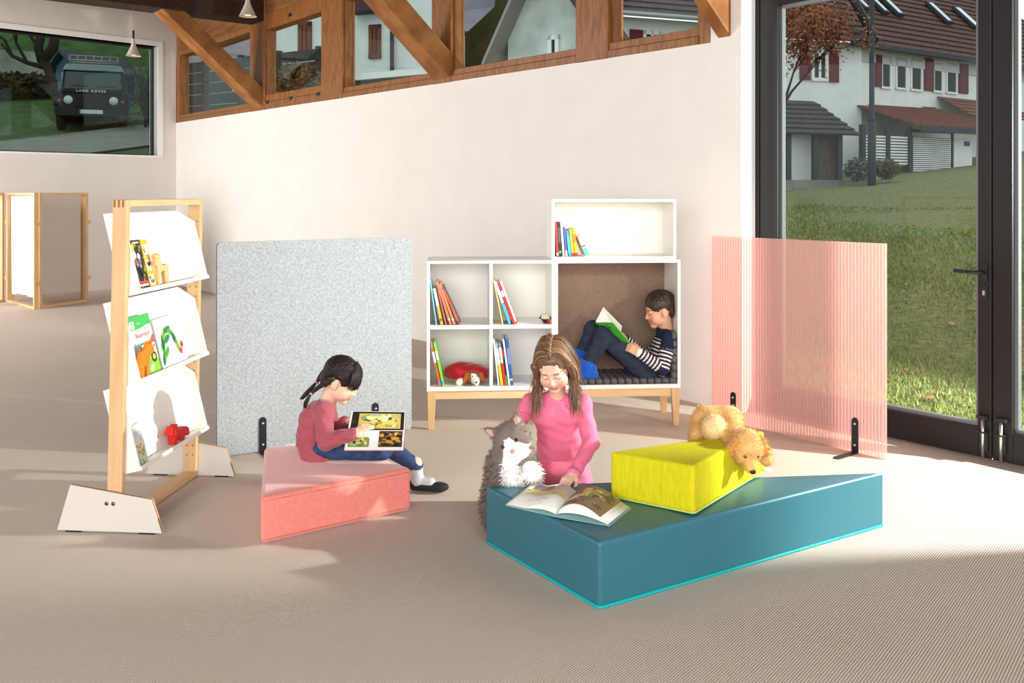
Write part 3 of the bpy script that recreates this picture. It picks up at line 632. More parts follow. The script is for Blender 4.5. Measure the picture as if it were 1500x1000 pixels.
# ================================================================ shelving on its wooden base
CO = onz(625, 629.6); CO.z = 0; ce = (onz(997, 623.3)-onz(625, 629.6)); CWd = ce.length; ce.normalize(); cf = V3((-ce.y, ce.x, 0))
CM = Matrix(((ce.x, cf.x, 0, CO.x), (ce.y, cf.y, 0, CO.y), (0, 0, 1, 0), (0, 0, 0, 1)))
def ch(u, v, y=.0):
    p = onplane(u, v, CM @ V3((0, y, 0)), cf); q = CM.inverted() @ p; return q.x, q.z
D = .38; ZB, ZT = .237, 1.046; HW = CWd/2
def loc(x, y, z): return CM @ V3((x, y, z))
t = thing('bench_base', 'low beech base frame with splayed legs carrying both shelf units', 'base frame', loc(HW, D/2, 0))
for y0, nm in ((.015, 'rail'), (D-.04, 'rail')):
    m = MB(); m.box((.05, y0, .185), (CWd-.05, y0+.024, ZB), CM); obj('rail', m, beech_x, t, bevel=.002)
for x0 in (.06, CWd-.084):
    m = MB(); m.box((x0, .039, .185), (x0+.024, D-.04, ZB), CM); obj('cross_rail', m, beech_x, t, bevel=.002)
for sx in (0, 1):
    for sy in (0, 1):
        xt = .004 if sx == 0 else CWd-.004; s = 1 if sx == 0 else -1; y0 = .0 if sy == 0 else D-.045; xin = .0 if sx == 0 else 0
        m = MB(); a_ = [(xt, y0), (xt+s*.055, y0), (xt+s*.055, y0+.045), (xt, y0+.045)]; b_ = [(xt+s*.005, y0), (xt+s*.04, y0), (xt+s*.04, y0+.035), (xt+s*.005, y0+.035)]
        m.hexa([loc(x, y, 0) for x, y in b_]+[loc(x, y, ZB-.0005) for x, y in a_]); obj('leg', m, beech, t, bevel=.003)
def case(t, x0, x1, z0, z1, d, th=.019, y0=0, bot=.026):
    m = MB(); m.box((x0, y0, z0), (x0+th, y0+d, z1), CM); obj('side_panel', m, white_lam, t, bevel=.0015)
    m = MB(); m.box((x1-th, y0, z0), (x1, y0+d, z1), CM); obj('side_panel', m, white_lam, t, bevel=.0015)
    m = MB(); m.box((x0+th, y0, z1-th), (x1-th, y0+d, z1), CM); obj('top_panel', m, white_lam, t, bevel=.0015)
    m = MB(); m.box((x0+th, y0, z0), (x1-th, y0+d, z0+bot), CM); obj('bottom_panel', m, white_lam, t, bevel=.0015)
t = thing('shelf_unit', 'white four-compartment shelf with books, left of the reading nook', 'shelf', loc(HW/2, D/2, ZB))
case(t, 0, HW-.0005, ZB+.0005, ZT, D)
m = MB(); m.box((.019, D-.012, ZB+.026), (HW-.0195, D-.002, ZT-.019), CM); obj('back_panel', m, white_lam, t)
xd = ch(719.5, 478)[0]; m = MB(); m.box((xd-.01, .004, ZB+.026), (xd+.01, D-.012, ZT-.019), CM); obj('divider', m, white_lam, t)
zs = .645
for xa, xb in ((.019, xd-.01), (xd+.01, HW-.0195)):
    m = MB(); m.box((xa, .006, zs-.024), (xb, D-.012, zs), CM); obj('shelf_board', m, white_lam, t)
t = thing('reading_nook', 'white open seat cabinet with taupe felt back where the boy sits', 'seat cabinet', loc(HW*1.5, D/2, ZB))
case(t, HW+.0005, CWd, ZB+.0005, ZT, D)
m = MB(); m.box((HW+.0195, D-.02, ZB+.026), (CWd-.019, D-.002, ZT-.019), CM); obj('felt_back', m, taupe, t)
bx0, bx1 = ch(808.3, 340, .02)[0], ch(990.5, 340, .02)[0]; zbt = 1.46-(291.5-284)/F*5.76
t = thing('box_shelf', 'white single open box shelf standing on top of the reading nook', 'shelf', loc((bx0+bx1)/2, .17, ZT))
case(t, bx0, bx1, ZT+.001, zbt, .30, y0=.02, bot=.019)
m = MB(); m.box((bx0+.019, .31, ZT+.02), (bx1-.019, .318, zbt-.019), CM); obj('back_panel', m, white_lam, t)
# quilted mat on the seat and up the side
t = thing('quilted_mat', 'charcoal channel-quilted mat on the nook seat and up its right side', 'seat mat', loc(1.2, D/2, ZB+.03))
zseat = ZB+.0265; xr = CWd-.019; m = MB(); nxt = 12; x = ch(851, 565)[0]; wch = (xr-.052-x)/nxt
se = lambda c: math.copysign(abs(c)**.55, c)
def roll(p, ax, ra, rb, ln):   # padded channel running in depth
    st = []; n_ = 9
    for i in range(n_): 
        f = i/(n_-1); k = .8+.2*math.sin(math.pi*min(max(f, 0), 1))**.35 if 0 < f < 1 else .8
        st.append((p+V3((0, f*ln, 0)), k))
    rings = [[CM @ (q+V3((ra*k*se(math.cos(2*math.pi*j/12)), 0, rb*k*se(math.sin(2*math.pi*j/12))))) for j in range(12)] for q, k in st]
    vs = [a for r_ in rings for a in r_]; fs = [(i*12+j, i*12+(j+1) % 12, (i+1)*12+(j+1) % 12, (i+1)*12+j) for i in range(n_-1) for j in range(12)]
    fs += [tuple(range(12))[::-1], tuple(range((n_-1)*12, n_*12))]; m.add(vs, fs, 0, True)
for i in range(nxt+1): roll(V3((x+wch*(i+.5), .0, zseat+.0195)), None, wch*.50, .017, D-.022)
obj('seat_pad', m, mat_m, t)
m = MB(); zt_ = ch(990, 486)[1]; nz_ = 6; hch = (zt_-zseat-.03)/nz_
for i in range(nz_): roll(V3((xr-.0195, .0, zseat+.03+hch*(i+.5))), None, .017, hch*.50, D-.022)
obj('back_pad', m, mat_m, t)
# books in the shelves
def shelf_book(name, label, bu, bv, tu, tv_, th_px, cols, group, y0=.02, d=.2, zmin=None):
    x0, z0 = ch(bu, bv, y0); x1, z1 = ch(tu, tv_, y0)
    if zmin is not None: z0 = zmin
    ln = math.hypot(x1-x0, z1-z0); th = th_px*CM.translation.y/F; ang = math.atan2(x1-x0, z1-z0)
    if zmin is not None: z0 = zmin+abs(math.sin(ang))*th/2+.001
    M = CM @ Matrix.Translation((x0, y0, z0)) @ Matrix.Rotation(ang, 4, 'Y')
    t = thing(name, label, 'book', M.translation, 0, group); h = th/2
    m = MB(); m.box((-h, 0, 0), (-h+.0018, d, ln), M); m.box((h-.0018, 0, 0), (h, d, ln), M); m.box((-h, -.001, 0), (h, .001, ln), M)
    obj('cover', m, flat(cols[0]), t)
    m = MB(); m.box((-h+.0018, .002, .002), (h-.0018, d-.003, ln-.003), M); obj('pages', m, paper, t)
    if len(cols) > 1:
        for f0, f1, c in cols[1:]: m = MB(); m.box((-h+.0004, -.0018, ln*f0), (h-.0004, -.0009, ln*f1), M); obj('spine_band', m, flat(c), t)
k = 4.764
def C6(x): return 610+x/k
def CY(y): return 380+y/k
W_, O_, R_, Bl, K_ = (244, 244, 240), (236, 128, 84), (214, 44, 46), (70, 160, 214), (40, 40, 46)
zsh, zlow, zup = zs+.001, ZB+.0275, ZT+.021
g = 'books in the upper left compartment'; zz = zsh
for lab, bx, tx, ty, th, cs in [
    ('thin light blue book leaning first at left in the upper left compartment', 140, 98, 150, 2.0, [(120, 190, 224)]),
    ('book with white and yellow spine, second in the upper left compartment', 178, 124, 205, 4.0, [(246, 176, 60), (.52, 1, W_), (.1, .16, R_)]),
    ('dull red-brown thin book, third in the upper left compartment', 208, 150, 215, 2.0, [(190, 104, 84)]),
    ('taller orange book leaning in the upper left compartment, fourth from left', 240, 143, 158, 3.2, [O_, (.1, .14, W_)]),
    ('lighter orange book leaning just right of the taller orange one', 266, 163, 172, 3.2, [(240, 140, 96), (.1, .14, W_)]),
    ('dark book with red spine leaning last in the upper left compartment', 303, 182, 195, 3.0, [(64, 62, 66), (.0, 1, (226, 84, 60)), (.9, 1, Bl), (.02, .1, Bl)])]:
    shelf_book('shelved_book', lab, C6(bx), 0+475, C6(tx), CY(ty), th, cs, g, zmin=zz)
g = 'books in the upper middle compartment'
for lab, bx, tx, ty, th, cs in [
    ('thin pale yellow book, first in the upper middle compartment', 602, 540, 148, 1.8, [(240, 208, 130)]),
    ('white and light blue spined book in the upper middle compartment', 652, 550, 158, 3.6, [(64, 178, 220), (.5, 1, W_)]),
    ('bright red book leaning in the upper middle compartment', 681, 572, 165, 3.2, [R_, (.66, .8, W_)]),
    ('white book with red foot leaning last in the upper middle compartment', 699, 587, 155, 2.4, [W_, (0, .06, R_)])]:
    shelf_book('shelved_book', lab, C6(bx), 475, C6(tx), CY(ty), th, cs, g, zmin=zz)
g = 'books in the lower left compartment'; zz = zlow
for lab, bx, tx, ty, th, cs in [
    ('orange-red book with a white spine panel in the lower left compartment', 166, 104, 588, 3.2, [(232, 92, 56), (.55, .8, W_), (.9, .96, Bl), (.04, .1, Bl)]),
    ('bright green book beside the orange-red one in the lower left compartment', 188, 124, 582, 3.0, [(126, 206, 50), (.6, .8, W_), (.05, .12, Bl)])]:
    shelf_book('shelved_book', lab, C6(bx), 566, C6(tx), CY(ty), th, cs, g, zmin=zz)
g = 'books in the lower middle compartment'
for lab, bx, tx, ty, th, cs in [
    ('pale mint white book, first in the lower middle compartment', 575, 539, 560, 2.2, [(214, 232, 230)]),
    ('yellow book with pale blue upper spine in the lower middle compartment', 597, 557, 588, 4.0, [(246, 190, 40), (.5, .94, (232, 240, 244)), (.88, 1, (110, 180, 220))]),
    ('red book with white upper spine in the lower middle compartment', 619, 580, 592, 3.4, [R_, (.54, .96, W_), (.92, 1, (90, 150, 200))]),
    ('black and green spined thin book in the lower middle compartment', 634, 596, 600, 2.2, [K_, (.0, .25, (60, 150, 70)), (.7, .9, R_)]),
    ('tall white book in the lower middle compartment', 649, 607, 560, 2.4, [W_]),
    ('dark blue book, last and tallest in the lower middle compartment', 667, 630, 556, 4.4, [(48, 84, 156), (.1, .14, (240, 200, 60)), (.45, .8, (110, 130, 190))])]:
    shelf_book('shelved_book', lab, C6(bx), 566, C6(tx), CY(ty), th, cs, g, zmin=zz)
g = 'books in the top box shelf'; zz = zup; k = 6.25
for lab, bx, tx, ty, th, cs in [
    ('red book standing first at left in the top box shelf', 231, 214, 345, 3.2, [(226, 64, 48), (.03, .1, W_)]),
    ('black spined book in the top box shelf', 257, 239, 348, 3.6, [K_, (.1, .16, (120, 190, 80)), (.4, .85, (90, 90, 96))]),
    ('tall white book in the top box shelf', 286, 263, 345, 3.0, [(236, 240, 244), (.0, .6, (226, 232, 240))]),
    ('violet book with white foot in the top box shelf', 313, 290, 395, 3.0, [(92, 92, 176), (0, .2, W_)]),
    ('turquoise book in the top box shelf', 344, 319, 425, 4.2, [(44, 160, 180), (.15, .8, (90, 190, 200))]),
    ('light amber book in the top box shelf', 372, 347, 413, 3.4, [(250, 196, 84), (0, .12, R_)]),
    ('deep yellow book, rightmost upright one in the top box shelf', 403, 374, 405, 4.4, [(250, 184, 22), (0, .12, R_), (.5, .8, (226, 130, 40))]),
    ('small cream and turquoise book leaning alone in the top box shelf', 503, 430, 480, 6.2, [(226, 222, 200), (0, .38, (90, 192, 206)), (.45, .52, (60, 110, 140))])]:
    shelf_book('shelved_book', lab, 780+bx/k, 377, 780+tx/k, 270+ty/k, th, cs, g, y0=.035, d=.17, zmin=zz)
# ================================================================ wooden play frames at the far left
def play_frame(label, ua, va, ub, vb, fill, h=1.475):
    a, b_ = onz(ua, va), onz(ub, vb); e = (b_-a); L_ = e.length; e.normalize(); n = V3((e.y, -e.x, 0))
    M = Matrix(((e.x, n.x, 0, a.x), (e.y, n.y, 0, a.y), (0, 0, 1, 0), (0, 0, 0, 1)))
    t = thing('wooden_play_frame', label, 'folding screen', (a+b_)/2, 0); w = .045; dpt = .09
    for x0 in (0, L_-w): m = MB(); m.box((x0, -dpt, 0), (x0+w, 0, h), M); obj('post', m, beech, t, bevel=.003)
    for z0 in (.0, h-.03): m = MB(); m.box((w, -dpt, z0), (L_-w, 0, z0+.03), M); obj('rail', m, beech_x, t, bevel=.003)
    if fill == 'curtain':
        m = MB(); vs = []; nx, nz2 = 40, 16
        for i in range(nz2+1):
            f = i/nz2; z = h-.04-f*(h-.15)
            for j in range(nx+1):
                q = j/nx; x = w+.01+(L_-2*w-.02)*(q*(1-.12*math.sin(f*math.pi*.6)*(1-q))+.10*f*(1-q)); y = -.045+.014*math.sin(q*26+f*2)*(.4+f)
                vs.append(M @ V3((x, y, z+.03*math.sin(q*3.1)*f)))
        n_ = len(vs); m.add(vs, [(i*(nx+1)+j, i*(nx+1)+j+1, (i+1)*(nx+1)+j+1, (i+1)*(nx+1)+j) for i in range(nz2) for j in range(nx)], 0, True)
        o = obj('curtain', m, mat('white_cloth', (248, 247, 248), .9), t); s_ = o.modifiers.new('thick', 'SOLIDIFY'); s_.thickness = .003; o['label'] = 'white cloth curtain'
    elif fill == 'pane':
        m = MB(); m.box((w, -.05, .03), (L_-w, -.046, h-.03), M); obj('clear_pane', m, glass_mat('smoked_clear', (236, 232, 228), 1.3), t)
    for z0 in (.3, h-.42):
        for x0 in (-.03, L_-.015): m = MB(); m.box((x0, -.02, z0), (x0+.05, .012, z0+.05), M); obj('connector', m, beech_x, t, bevel=.003)
    return t
play_frame('wooden frame with a white cloth curtain at the far left', 9, 442, 50, 453, 'curtain')
play_frame('wooden frame with a smoky clear pane, right of the curtained frame', 58, 452.5, 129.5, 441, 'pane')
play_frame('wooden frame cut by the left edge of the photo, beside the curtained frame', -50, 452, 6.5, 441.5, 'none')
# ================================================================ outside: gardens, houses, car
grass_r = mat('lawn', (126, 130, 76), .95, var=(92, 92, 54), vscale=11, bump=.8, bscale=24)
grass_l = mat('bank_grass', (62, 92, 30), .95, var=(40, 64, 22), vscale=1.2, bump=.6, bscale=20)
gravel = mat('paved_drive', (134, 136, 130), .9, var=(110, 112, 106), vscale=3)
render_w = mat('white_render', (236, 239, 236), .9, var=(226, 230, 226), vscale=2)
render_g = mat('pale_render', (226, 234, 228), .9, var=(216, 226, 219), vscale=2)
tile_dark = mat('dark_roof_tile', (98, 66, 57), .8, var=(74, 52, 47), vscale=6, bump=.2, bscale=20)
tile_red = mat('red_roof_tile', (140, 84, 66), .8, var=(112, 70, 58), vscale=6)
shing = mat('grey_shingle', (76, 70, 68), .9, var=(58, 54, 52), vscale=4, stretch=(1, 1, 5))
shut_m = mat('maroon_shutter', (104, 40, 44), .7)
dk_glass = mat('house_glass', (52, 55, 56), .6, spec=.1)
dk_post = mat('dark_steel_post', (52, 56, 62), .6)
white_fr = mat('white_window_frame', (234, 236, 234), .5)
bark = mat('bark', (58, 44, 36), .9, var=(40, 30, 26), vscale=8)
# --- right-hand lawn, rising gently from the door
def rterr(x, y): q = (V3((x, y, 0))-P1).dot(-N); return -.03+max(0, q-.9)*.091+(.03*math.sin(x*1.3)+.03*math.sin(y*.9+x)) *min(1, max(0, q-1)/3)
def terrain(name, xs, ys, fz, m_, keep=lambda x, y: True):
    m = MB(); idx = {}
    for i, x in enumerate(xs):
        for j, y in enumerate(ys):
            idx[i, j] = len(m.v); m.v.append(V3((x, y, fz(x, y))))
    for i in range(len(xs)-1):
        for j in range(len(ys)-1):
            if keep((xs[i]+xs[i+1])/2, (ys[j]+ys[j+1])/2): m.f.append([idx[i, j], idx[i+1, j], idx[i+1, j+1], idx[i, j+1]]); m.mi.append(0); m.sm.append(True)
    used = sorted({k_ for f in m.f for k_ in f}); mp_ = {k_: n for n, k_ in enumerate(used)}; m.v = [m.v[k_] for k_ in used]; m.f = [[mp_[k_] for k_ in f] for f in m.f]
    return struct(name, m, m_)
# lawn is laid in wall-aligned strips so it starts just past the paving
m = MB(); ss = [WL-30+i*.8 for i in range(72)]; qs = [.95, 1.3, 1.8, 2.5, 3.5, 5, 7, 10, 14, 19, 25, 31, 38, 50]
for s in ss:
    for q in qs: p = wp(s, -q, 0); m.v.append(V3((p.x, p.y, rterr(p.x, p.y))))
nq = len(qs)
for i in range(len(ss)-1):
    for j in range(nq-1): m.f.append([i*nq+j, (i+1)*nq+j, (i+1)*nq+j+1, i*nq+j+1]); m.mi.append(0); m.sm.append(True)
struct('ground_lawn', m, grass_r)
m = MB(); rows = [(.3, .62), (.63, .95)]
for s0 in range(0, 34):
    for r_, (q0, q1) in enumerate(rows):
        a_ = WL-.3+s0*.32+r_*.14; wbox(m, a_, a_+.31, -q1, -q0, -.12, -.03+.004*math.sin(s0*7+r_))
struct('ground_paving', m, mat('grey_paver', (150, 152, 148), .9, var=(120, 122, 120), vscale=9))
# grass blades and fallen leaves near the door
rg = random.Random(5); m = MB()
while len(m.f) < 42000:
    s, q = rg.uniform(WL-9, WL+6), .95+rg.random()**2*13; p = wp(s, -q, 0); u_ = p.x/p.y*F+CX
    if not 1100 < u_ < 1560: continue
    z = rterr(p.x, p.y); h = rg.uniform(.02, .055)*(1+q*.04); a_ = rg.uniform(0, 6.3); d_ = V3((math.cos(a_), math.sin(a_), 0)); w_ = .005+.0012*q; ln = V3((rg.uniform(-.6, .6), rg.uniform(-.6, .6), 1))*h; ps = V3((p.x, p.y, z-.01))
    b0 = len(m.v); m.v += [ps-d_*w_, ps+d_*w_, ps+ln]; m.f.append([b0, b0+1, b0+2]); m.mi.append(0 if rg.random() < .5 else (1 if rg.random() < .7 else 2)); m.sm.append(False)
o = obj('lawn_grass', m, [mat('blade_green', (112, 132, 62), .7), mat('blade_light', (146, 162, 92), .7), mat('blade_dry', (150, 138, 92), .8)]); tag(o, 'short green grass of the lawn outside the glass door', 'grass', kind='stuff')
m = MB()
for i in range(520):
    s, q = rg.uniform(WL-10, WL+7), 1.0+rg.random()**1.3*13; p = wp(s, -q, 0); z = rterr(p.x, p.y)+.035; r_ = rg.uniform(.03, .06); a_ = rg.uniform(0, 6.3); M = Matrix.Translation((p.x, p.y, z)) @ Matrix.Rotation(a_, 4, 'Z') @ Matrix.Rotation(rg.uniform(-.5, .5), 4, 'X')
    m.add([M @ V3(v_) for v_ in ((-r_, 0, .01), (-.3*r_, .5*r_, 0), (.5*r_, .45*r_, .012), (r_, 0, .004), (.4*r_, -.5*r_, 0), (-.4*r_, -.45*r_, .01))], [(0, 1, 2, 3, 4, 5)], rg.choice([0, 0, 1]))
o = obj('fallen_leaves', m, [mat('leaf_brown', (150, 92, 64), .8), mat('leaf_tan', (176, 130, 104), .8)]); tag(o, 'fallen brown leaves scattered over the lawn', 'leaves', kind='stuff')
# --- house with maroon shutters
def facing(uL, YL, uR, YR):
    a, b_ = at(uL, HZ, YL), at(uR, HZ, YR); e = V3((b_.x-a.x, b_.y-a.y, 0)); L_ = e.length; e.normalize(); n = V3((e.y, -e.x, 0)); a.z = 0
    return Matrix(((e.x, n.x, 0, a.x), (e.y, n.y, 0, a.y), (0, 0, 1, 0), (0, 0, 0, 1))), a, e, n, L_
def hit(FM, u, v, off=0):
    n = FM.to_3x3() @ V3((0, 1, 0)); p = onplane(u, v, FM @ V3((0, off, 0)), n); q = FM.inverted() @ p; return q.x, q.z
def tiles(t, FM, x0, x1, o0, z0, o1, z1, m_, pitch=.32, nm='roof', th=.1):
    """tiled roof slope from eave (offset o0, height z0) to ridge (o1, z1) built in overlapping courses"""
    m = MB(); n = max(2, int(math.hypot(o1-o0, z1-z0)/pitch)); d = V3((0, o1-o0, z1-z0)); up = V3((0, -(z1-z0), (o1-o0))).normalized()
    if up.z < 0: up = -up
    for i in range(n):
        a, b_ = V3((0, o0, z0))+d*(i/n), V3((0, o0, z0))+d*((i+1.15)/n)
        lo_, hi_ = up*.07, up*.01
        m.hexa([FM @ (V3((x, 0, 0))+q) for x, q in ((x0, a), (x1, a), (x1, b_), (x0, b_))]+[FM @ (V3((x, 0, 0))+q) for x, q in ((x0, a+lo_), (x1, a+lo_), (x1, b_+hi_), (x0, b_+hi_))])
    return obj(nm, m, m_, t)
def win(t, FM, u0, v0, u1, v1, fr=.07, frame_m=white_fr, pane=dk_glass, off=.0, tr=True):
    x0, z1 = hit(FM, u0, v0, off); x1, z0 = hit(FM, u1, v1, off)
    z0b = hit(FM, u0, v1-(v1-v0)*0, off)[1]; zc0 = (z0+z0b)/2
    m = MB(); 
    for b_ in ((x0, x0+fr), (x1-fr, x1), ((x0+x1)/2-fr*.4, (x0+x1)/2+fr*.4)) if tr else ((x0, x0+fr), (x1-fr, x1)): m.box((b_[0], off-.02, zc0), (b_[1], off+.06, z1), FM)
    m.box((x0, off-.02, z1-fr), (x1, off+.06, z1), FM); m.box((x0, off-.02, zc0), (x1, off+.08, zc0+fr), FM)
    w_ = obj('window', m, frame_m, t); m = MB(); m.box((x0+fr, off-.01, zc0+fr), (x1-fr, off+.02, z1-fr), FM); obj('window_pane', m, pane, w_); return w_
FM, fa_, fe_, fn_, FL = facing(1257, 34.5, 1560, 43)
gz = 1.6
t = thing('house', 'white house with dark tiled roof and maroon shutters beyond the lawn', 'house', fa_)
xe, ze = hit(FM, 1272, 70)
m = MB(); m.box((0, -8, gz), (FL, 0, ze+.1), FM); obj('wall', m, render_w, t)
tiles(t, FM, -1.5, FL+1, .5, ze, -5.5, ze+6.2, tile_dark, .36)
m = MB(); m.box((-1.0, .42, ze-.12), (FL+.8, .58, ze+.06), FM); obj('gutter', m, dk_post, t)
m = MB(); m.box((0, 0, ze-.55), (FL, .06, ze-.15), FM); obj('cornice', m, mat('grey_cornice', (196, 198, 194), .8), t)
X = lambda x: 1080+x/3.571
Yv = lambda y: y/3.571
for a_, b_, c_, d_ in ((748, 292, 800, 465), (825, 300, 882, 470), (903, 305, 962, 478), (1020, 325, 1070, 485), (1088, 328, 1145, 492)): win(t, FM, X(a_), Yv(b_), X(c_), Yv(d_), .08, tr=False)
for a_, b_, c_, d_ in ((718, 284, 750, 456), (975, 305, 1022, 478), (1155, 332, 1202, 492)):
    x0, z1 = hit(FM, X(a_), Yv(b_)); x1, z0 = hit(FM, X(c_), Yv(d_)); m = MB(); m.box((x0, .0, z0), (x1, .07, z1), FM)
    nsl = 9
    for i in range(nsl): m.box((x0+.06, .07, z0+(z1-z0)*(i+.2)/nsl), (x1-.06, .085, z0+(z1-z0)*(i+.8)/nsl), FM)
    obj('shutter', m, shut_m, t)
def skylight(u0, v0, u1, v1, wpx):
    sl = V3((0, -6, 6.2)).normalized(); up = V3((0, 6.2, 6)).normalized(); n = FM.to_3x3() @ up; p0 = FM @ (V3((0, .5, ze))+up*.1)
    a = FM.inverted() @ onplane(u0, v0, p0, n); b_ = FM.inverted() @ onplane(u1, v1, p0, n); w = wpx/F*38
    xm = (a.x+b_.x)/2; q0 = V3((xm-w/2, b_.y, b_.z)); q1 = V3((xm-w/2, a.y, a.z)); ex = V3((w, 0, 0))
    m = MB(); m.prism([FM @ q for q in (q0, q0+ex, q1+ex, q1)], n*.12); s_ = obj('skylight', m, dk_post, t)
    i_ = V3((.1, 0, 0)); sl2 = (q1-q0).normalized()*.1; m = MB(); m.prism([FM @ (q+up*.121) for q in (q0+i_+sl2, q0+ex-i_+sl2, q1+ex-i_-sl2, q1+i_-sl2)], n*.01); obj('skylight_pane', m, mat('sky_pane', (206, 220, 226), .1, spec=.6), s_)
zp0, zp1 = hit(FM, 1400, 176)[1], hit(FM, 1380, 143)[1]; tiles(t, FM, hit(FM, 1372, 150)[0], hit(FM, 1470, 150)[0], 1.5, zp0, .05, zp1, tile_red, .3, 'porch_roof')
for a_ in ((612, -10, 680, 55, 14), (700, -10, 765, 72, 14), (760, -10, 845, 85, 16), (1000, 20, 1105, 125, 17), (1140, 45, 1250, 150, 20)): skylight(X(a_[0]), Yv(a_[1]), X(a_[2]), Yv(a_[3]), a_[4])
# left wing with shingled roof
GM, ga, ge, gn, GL = facing(1085, 33, 1262, 34.3)
zw = hit(GM, 1240, 62)[1]
m = MB(); m.box((0, -6, gz), (GL, 0, zw), GM); obj('wing_wall', m, render_w, t)
tiles(t, GM, -.5, GL-.1, .5, zw-.05, -4.5, zw+4.4, shing, .5, 'wing_roof')
m = MB(); a_ = GM @ V3((GL+.3, .6, zw-.1)); b_ = GM @ V3((GL-2.0, -2.4, zw+3.2)); m.tube([GM @ V3((GL-1.9, .3, zw+4.2)), GM @ V3((GL-.6, .45, zw+1.4)), GM @ V3((GL+.2, .6, zw-.05))], .16, 6); obj('verge_board', m, dk_post, t)
for a_, b_, c_, d_ in ((325, 255, 378, 420), (480, 262, 527, 432)):
    x0, z1 = hit(GM, X(a_), Yv(b_)); x1, z0 = hit(GM, X(c_), Yv(d_)); m = MB(); m.box((x0, 0, z0), (x1, .07, z1), GM); obj('shutter', m, shut_m, t)
win(t, GM, X(385), Yv(262), X(472), Yv(425), .12)
# carport
KM, ka, ke, kn, KL = facing(1250, 31, 1450, 34.5)
t = thing('carport', 'carport with red tiled roof and white slatted walls before the house', 'carport', ka)
xa, za = hit(KM, 1257, 160); xb, _ = hit(KM, 1450, 190); zk = hit(KM, 1340, 186)[1]
tiles(t, KM, hit(KM, 1330, 175)[0], xb+.6, .5, zk, -3.6, zk+1.35, tile_red, .3)
m = MB(); m.box((hit(KM, 1330, 175)[0], .45, zk-.2), (xb+.6, .55, zk), KM); obj('fascia', m, dk_post, t)
for uu in (1264, 1300, 1332):
    x0, z0 = hit(KM, uu, 265); m = MB(); m.box((x0-.08, -.1, z0-.4), (x0+.08, .06, zk), KM); obj('post', m, dk_post, t)
def slats(u0, v0, u1, v1, n, nm='slat_panel', off=0):
    x0, z1 = hit(KM, u0, v0, off); x1, z0 = hit(KM, u1, v1, off); m = MB(); h = (z1-z0)/n
    for i in range(n): m.box((x0, off-.03, z0+h*i), (x1, off, z0+h*(i+.62)), KM)
    o_ = obj(nm, m, [render_w], t); m = MB(); m.box((x0, off-.08, z0), (x1, off-.045, z1), KM); obj('backing', m, dk_post, o_); return o_
slats(1266, 196, 1330, 241, 10); slats(1338, 200, 1393, 266, 22, 'slatted_gate')
m = MB(); x0, z1 = hit(KM, 1395, 202); x1, z0 = hit(KM, 1424, 268); m.box((x0, -.05, z0), (x1, .0, z1), KM); dpn = obj('panel_door', m, render_w, t)
x0, z1 = hit(KM, 1412, 207); x1, z0 = hit(KM, 1420, 214); m = MB(); m.box((x0, 0, z0), (x1, .02, z1), KM); obj('blue_plate', m, mat('plate_blue', (52, 84, 140), .5), dpn)
m = MB(); x0, z0 = hit(KM, 1332, 268); x1, z1 = hit(KM, 1396, 192); m.box((x0, -.02, z1-.1), (x1, .03, z1), KM); m.box((x1-.1, -.02, z0), (x1, .03, z1), KM); obj('gate_frame', m, dk_post, t)
# shed at the left of the lawn view
HM, ha, he, hn, HL = facing(1090, 28.5, 1252, 30)
t = thing('garden_shed', 'low white shed with grey shingle roof and a brown plank door', 'shed', ha)
zs0 = hit(HM, 1200, 265)[1]-.3; zs1 = hit(HM, 1200, 196)[1]
m = MB(); m.box((0, -3, zs0), (HL-.3, -.3, zs1), HM); obj('wall', m, render_w, t)
tiles(t, HM, -.5, HL, .3, zs1-.05, -2.0, zs1+1.25, shing, .34)
m = MB(); x0, z1 = hit(HM, 1196, 197, -.3); x1, z0 = hit(HM, 1232, 266, -.3); m.box((x0, -.32, z0), (x1, -.22, z1), HM); obj('plank_door', m, mat('old_planks', (112, 92, 82), .9, var=(88, 70, 62), vscale=3, stretch=(6, 6, .6)), t)
for uu in (1153, 1193, 1228): x0, z0 = hit(HM, uu, 266); m = MB(); m.box((x0-.09, -.05, zs0), (x0+.09, .1, zs1), HM); obj('post', m, dk_post, t)
# kerb wall at the top of the lawn
m = MB(); a_, b_ = at(1060, 268, 27), at(1560, 272, 29.5); a_.z = b_.z = 1.1; m.prism([a_, b_, b_+V3((0, .4, 0)), a_+V3((0, .4, 0))], (0, 0, .78)); struct('ground_kerb', m, mat('kerb_concrete', (150, 150, 144), .9, var=(130, 132, 124), vscale=4))
# lamp post
p = at(1277, 262, 26.5); t = thing('street_lamp', 'tall dark steel lamp post in front of the white house', 'lamp post', p)
zt = at(1277, -40, 26.5).z; zm = at(1277, 178, 26.5).z
m = MB(); m.tube([(p.x, p.y, 1.2), (p.x, p.y, zm)], .115, 14); obj('lower_pole', m, dk_post, t)
m = MB(); m.tube([(p.x, p.y, zm), (p.x, p.y, zm+.1), (p.x, p.y, zt)], [.11, .075, .07], 14); obj('pole', m, dk_post, t)
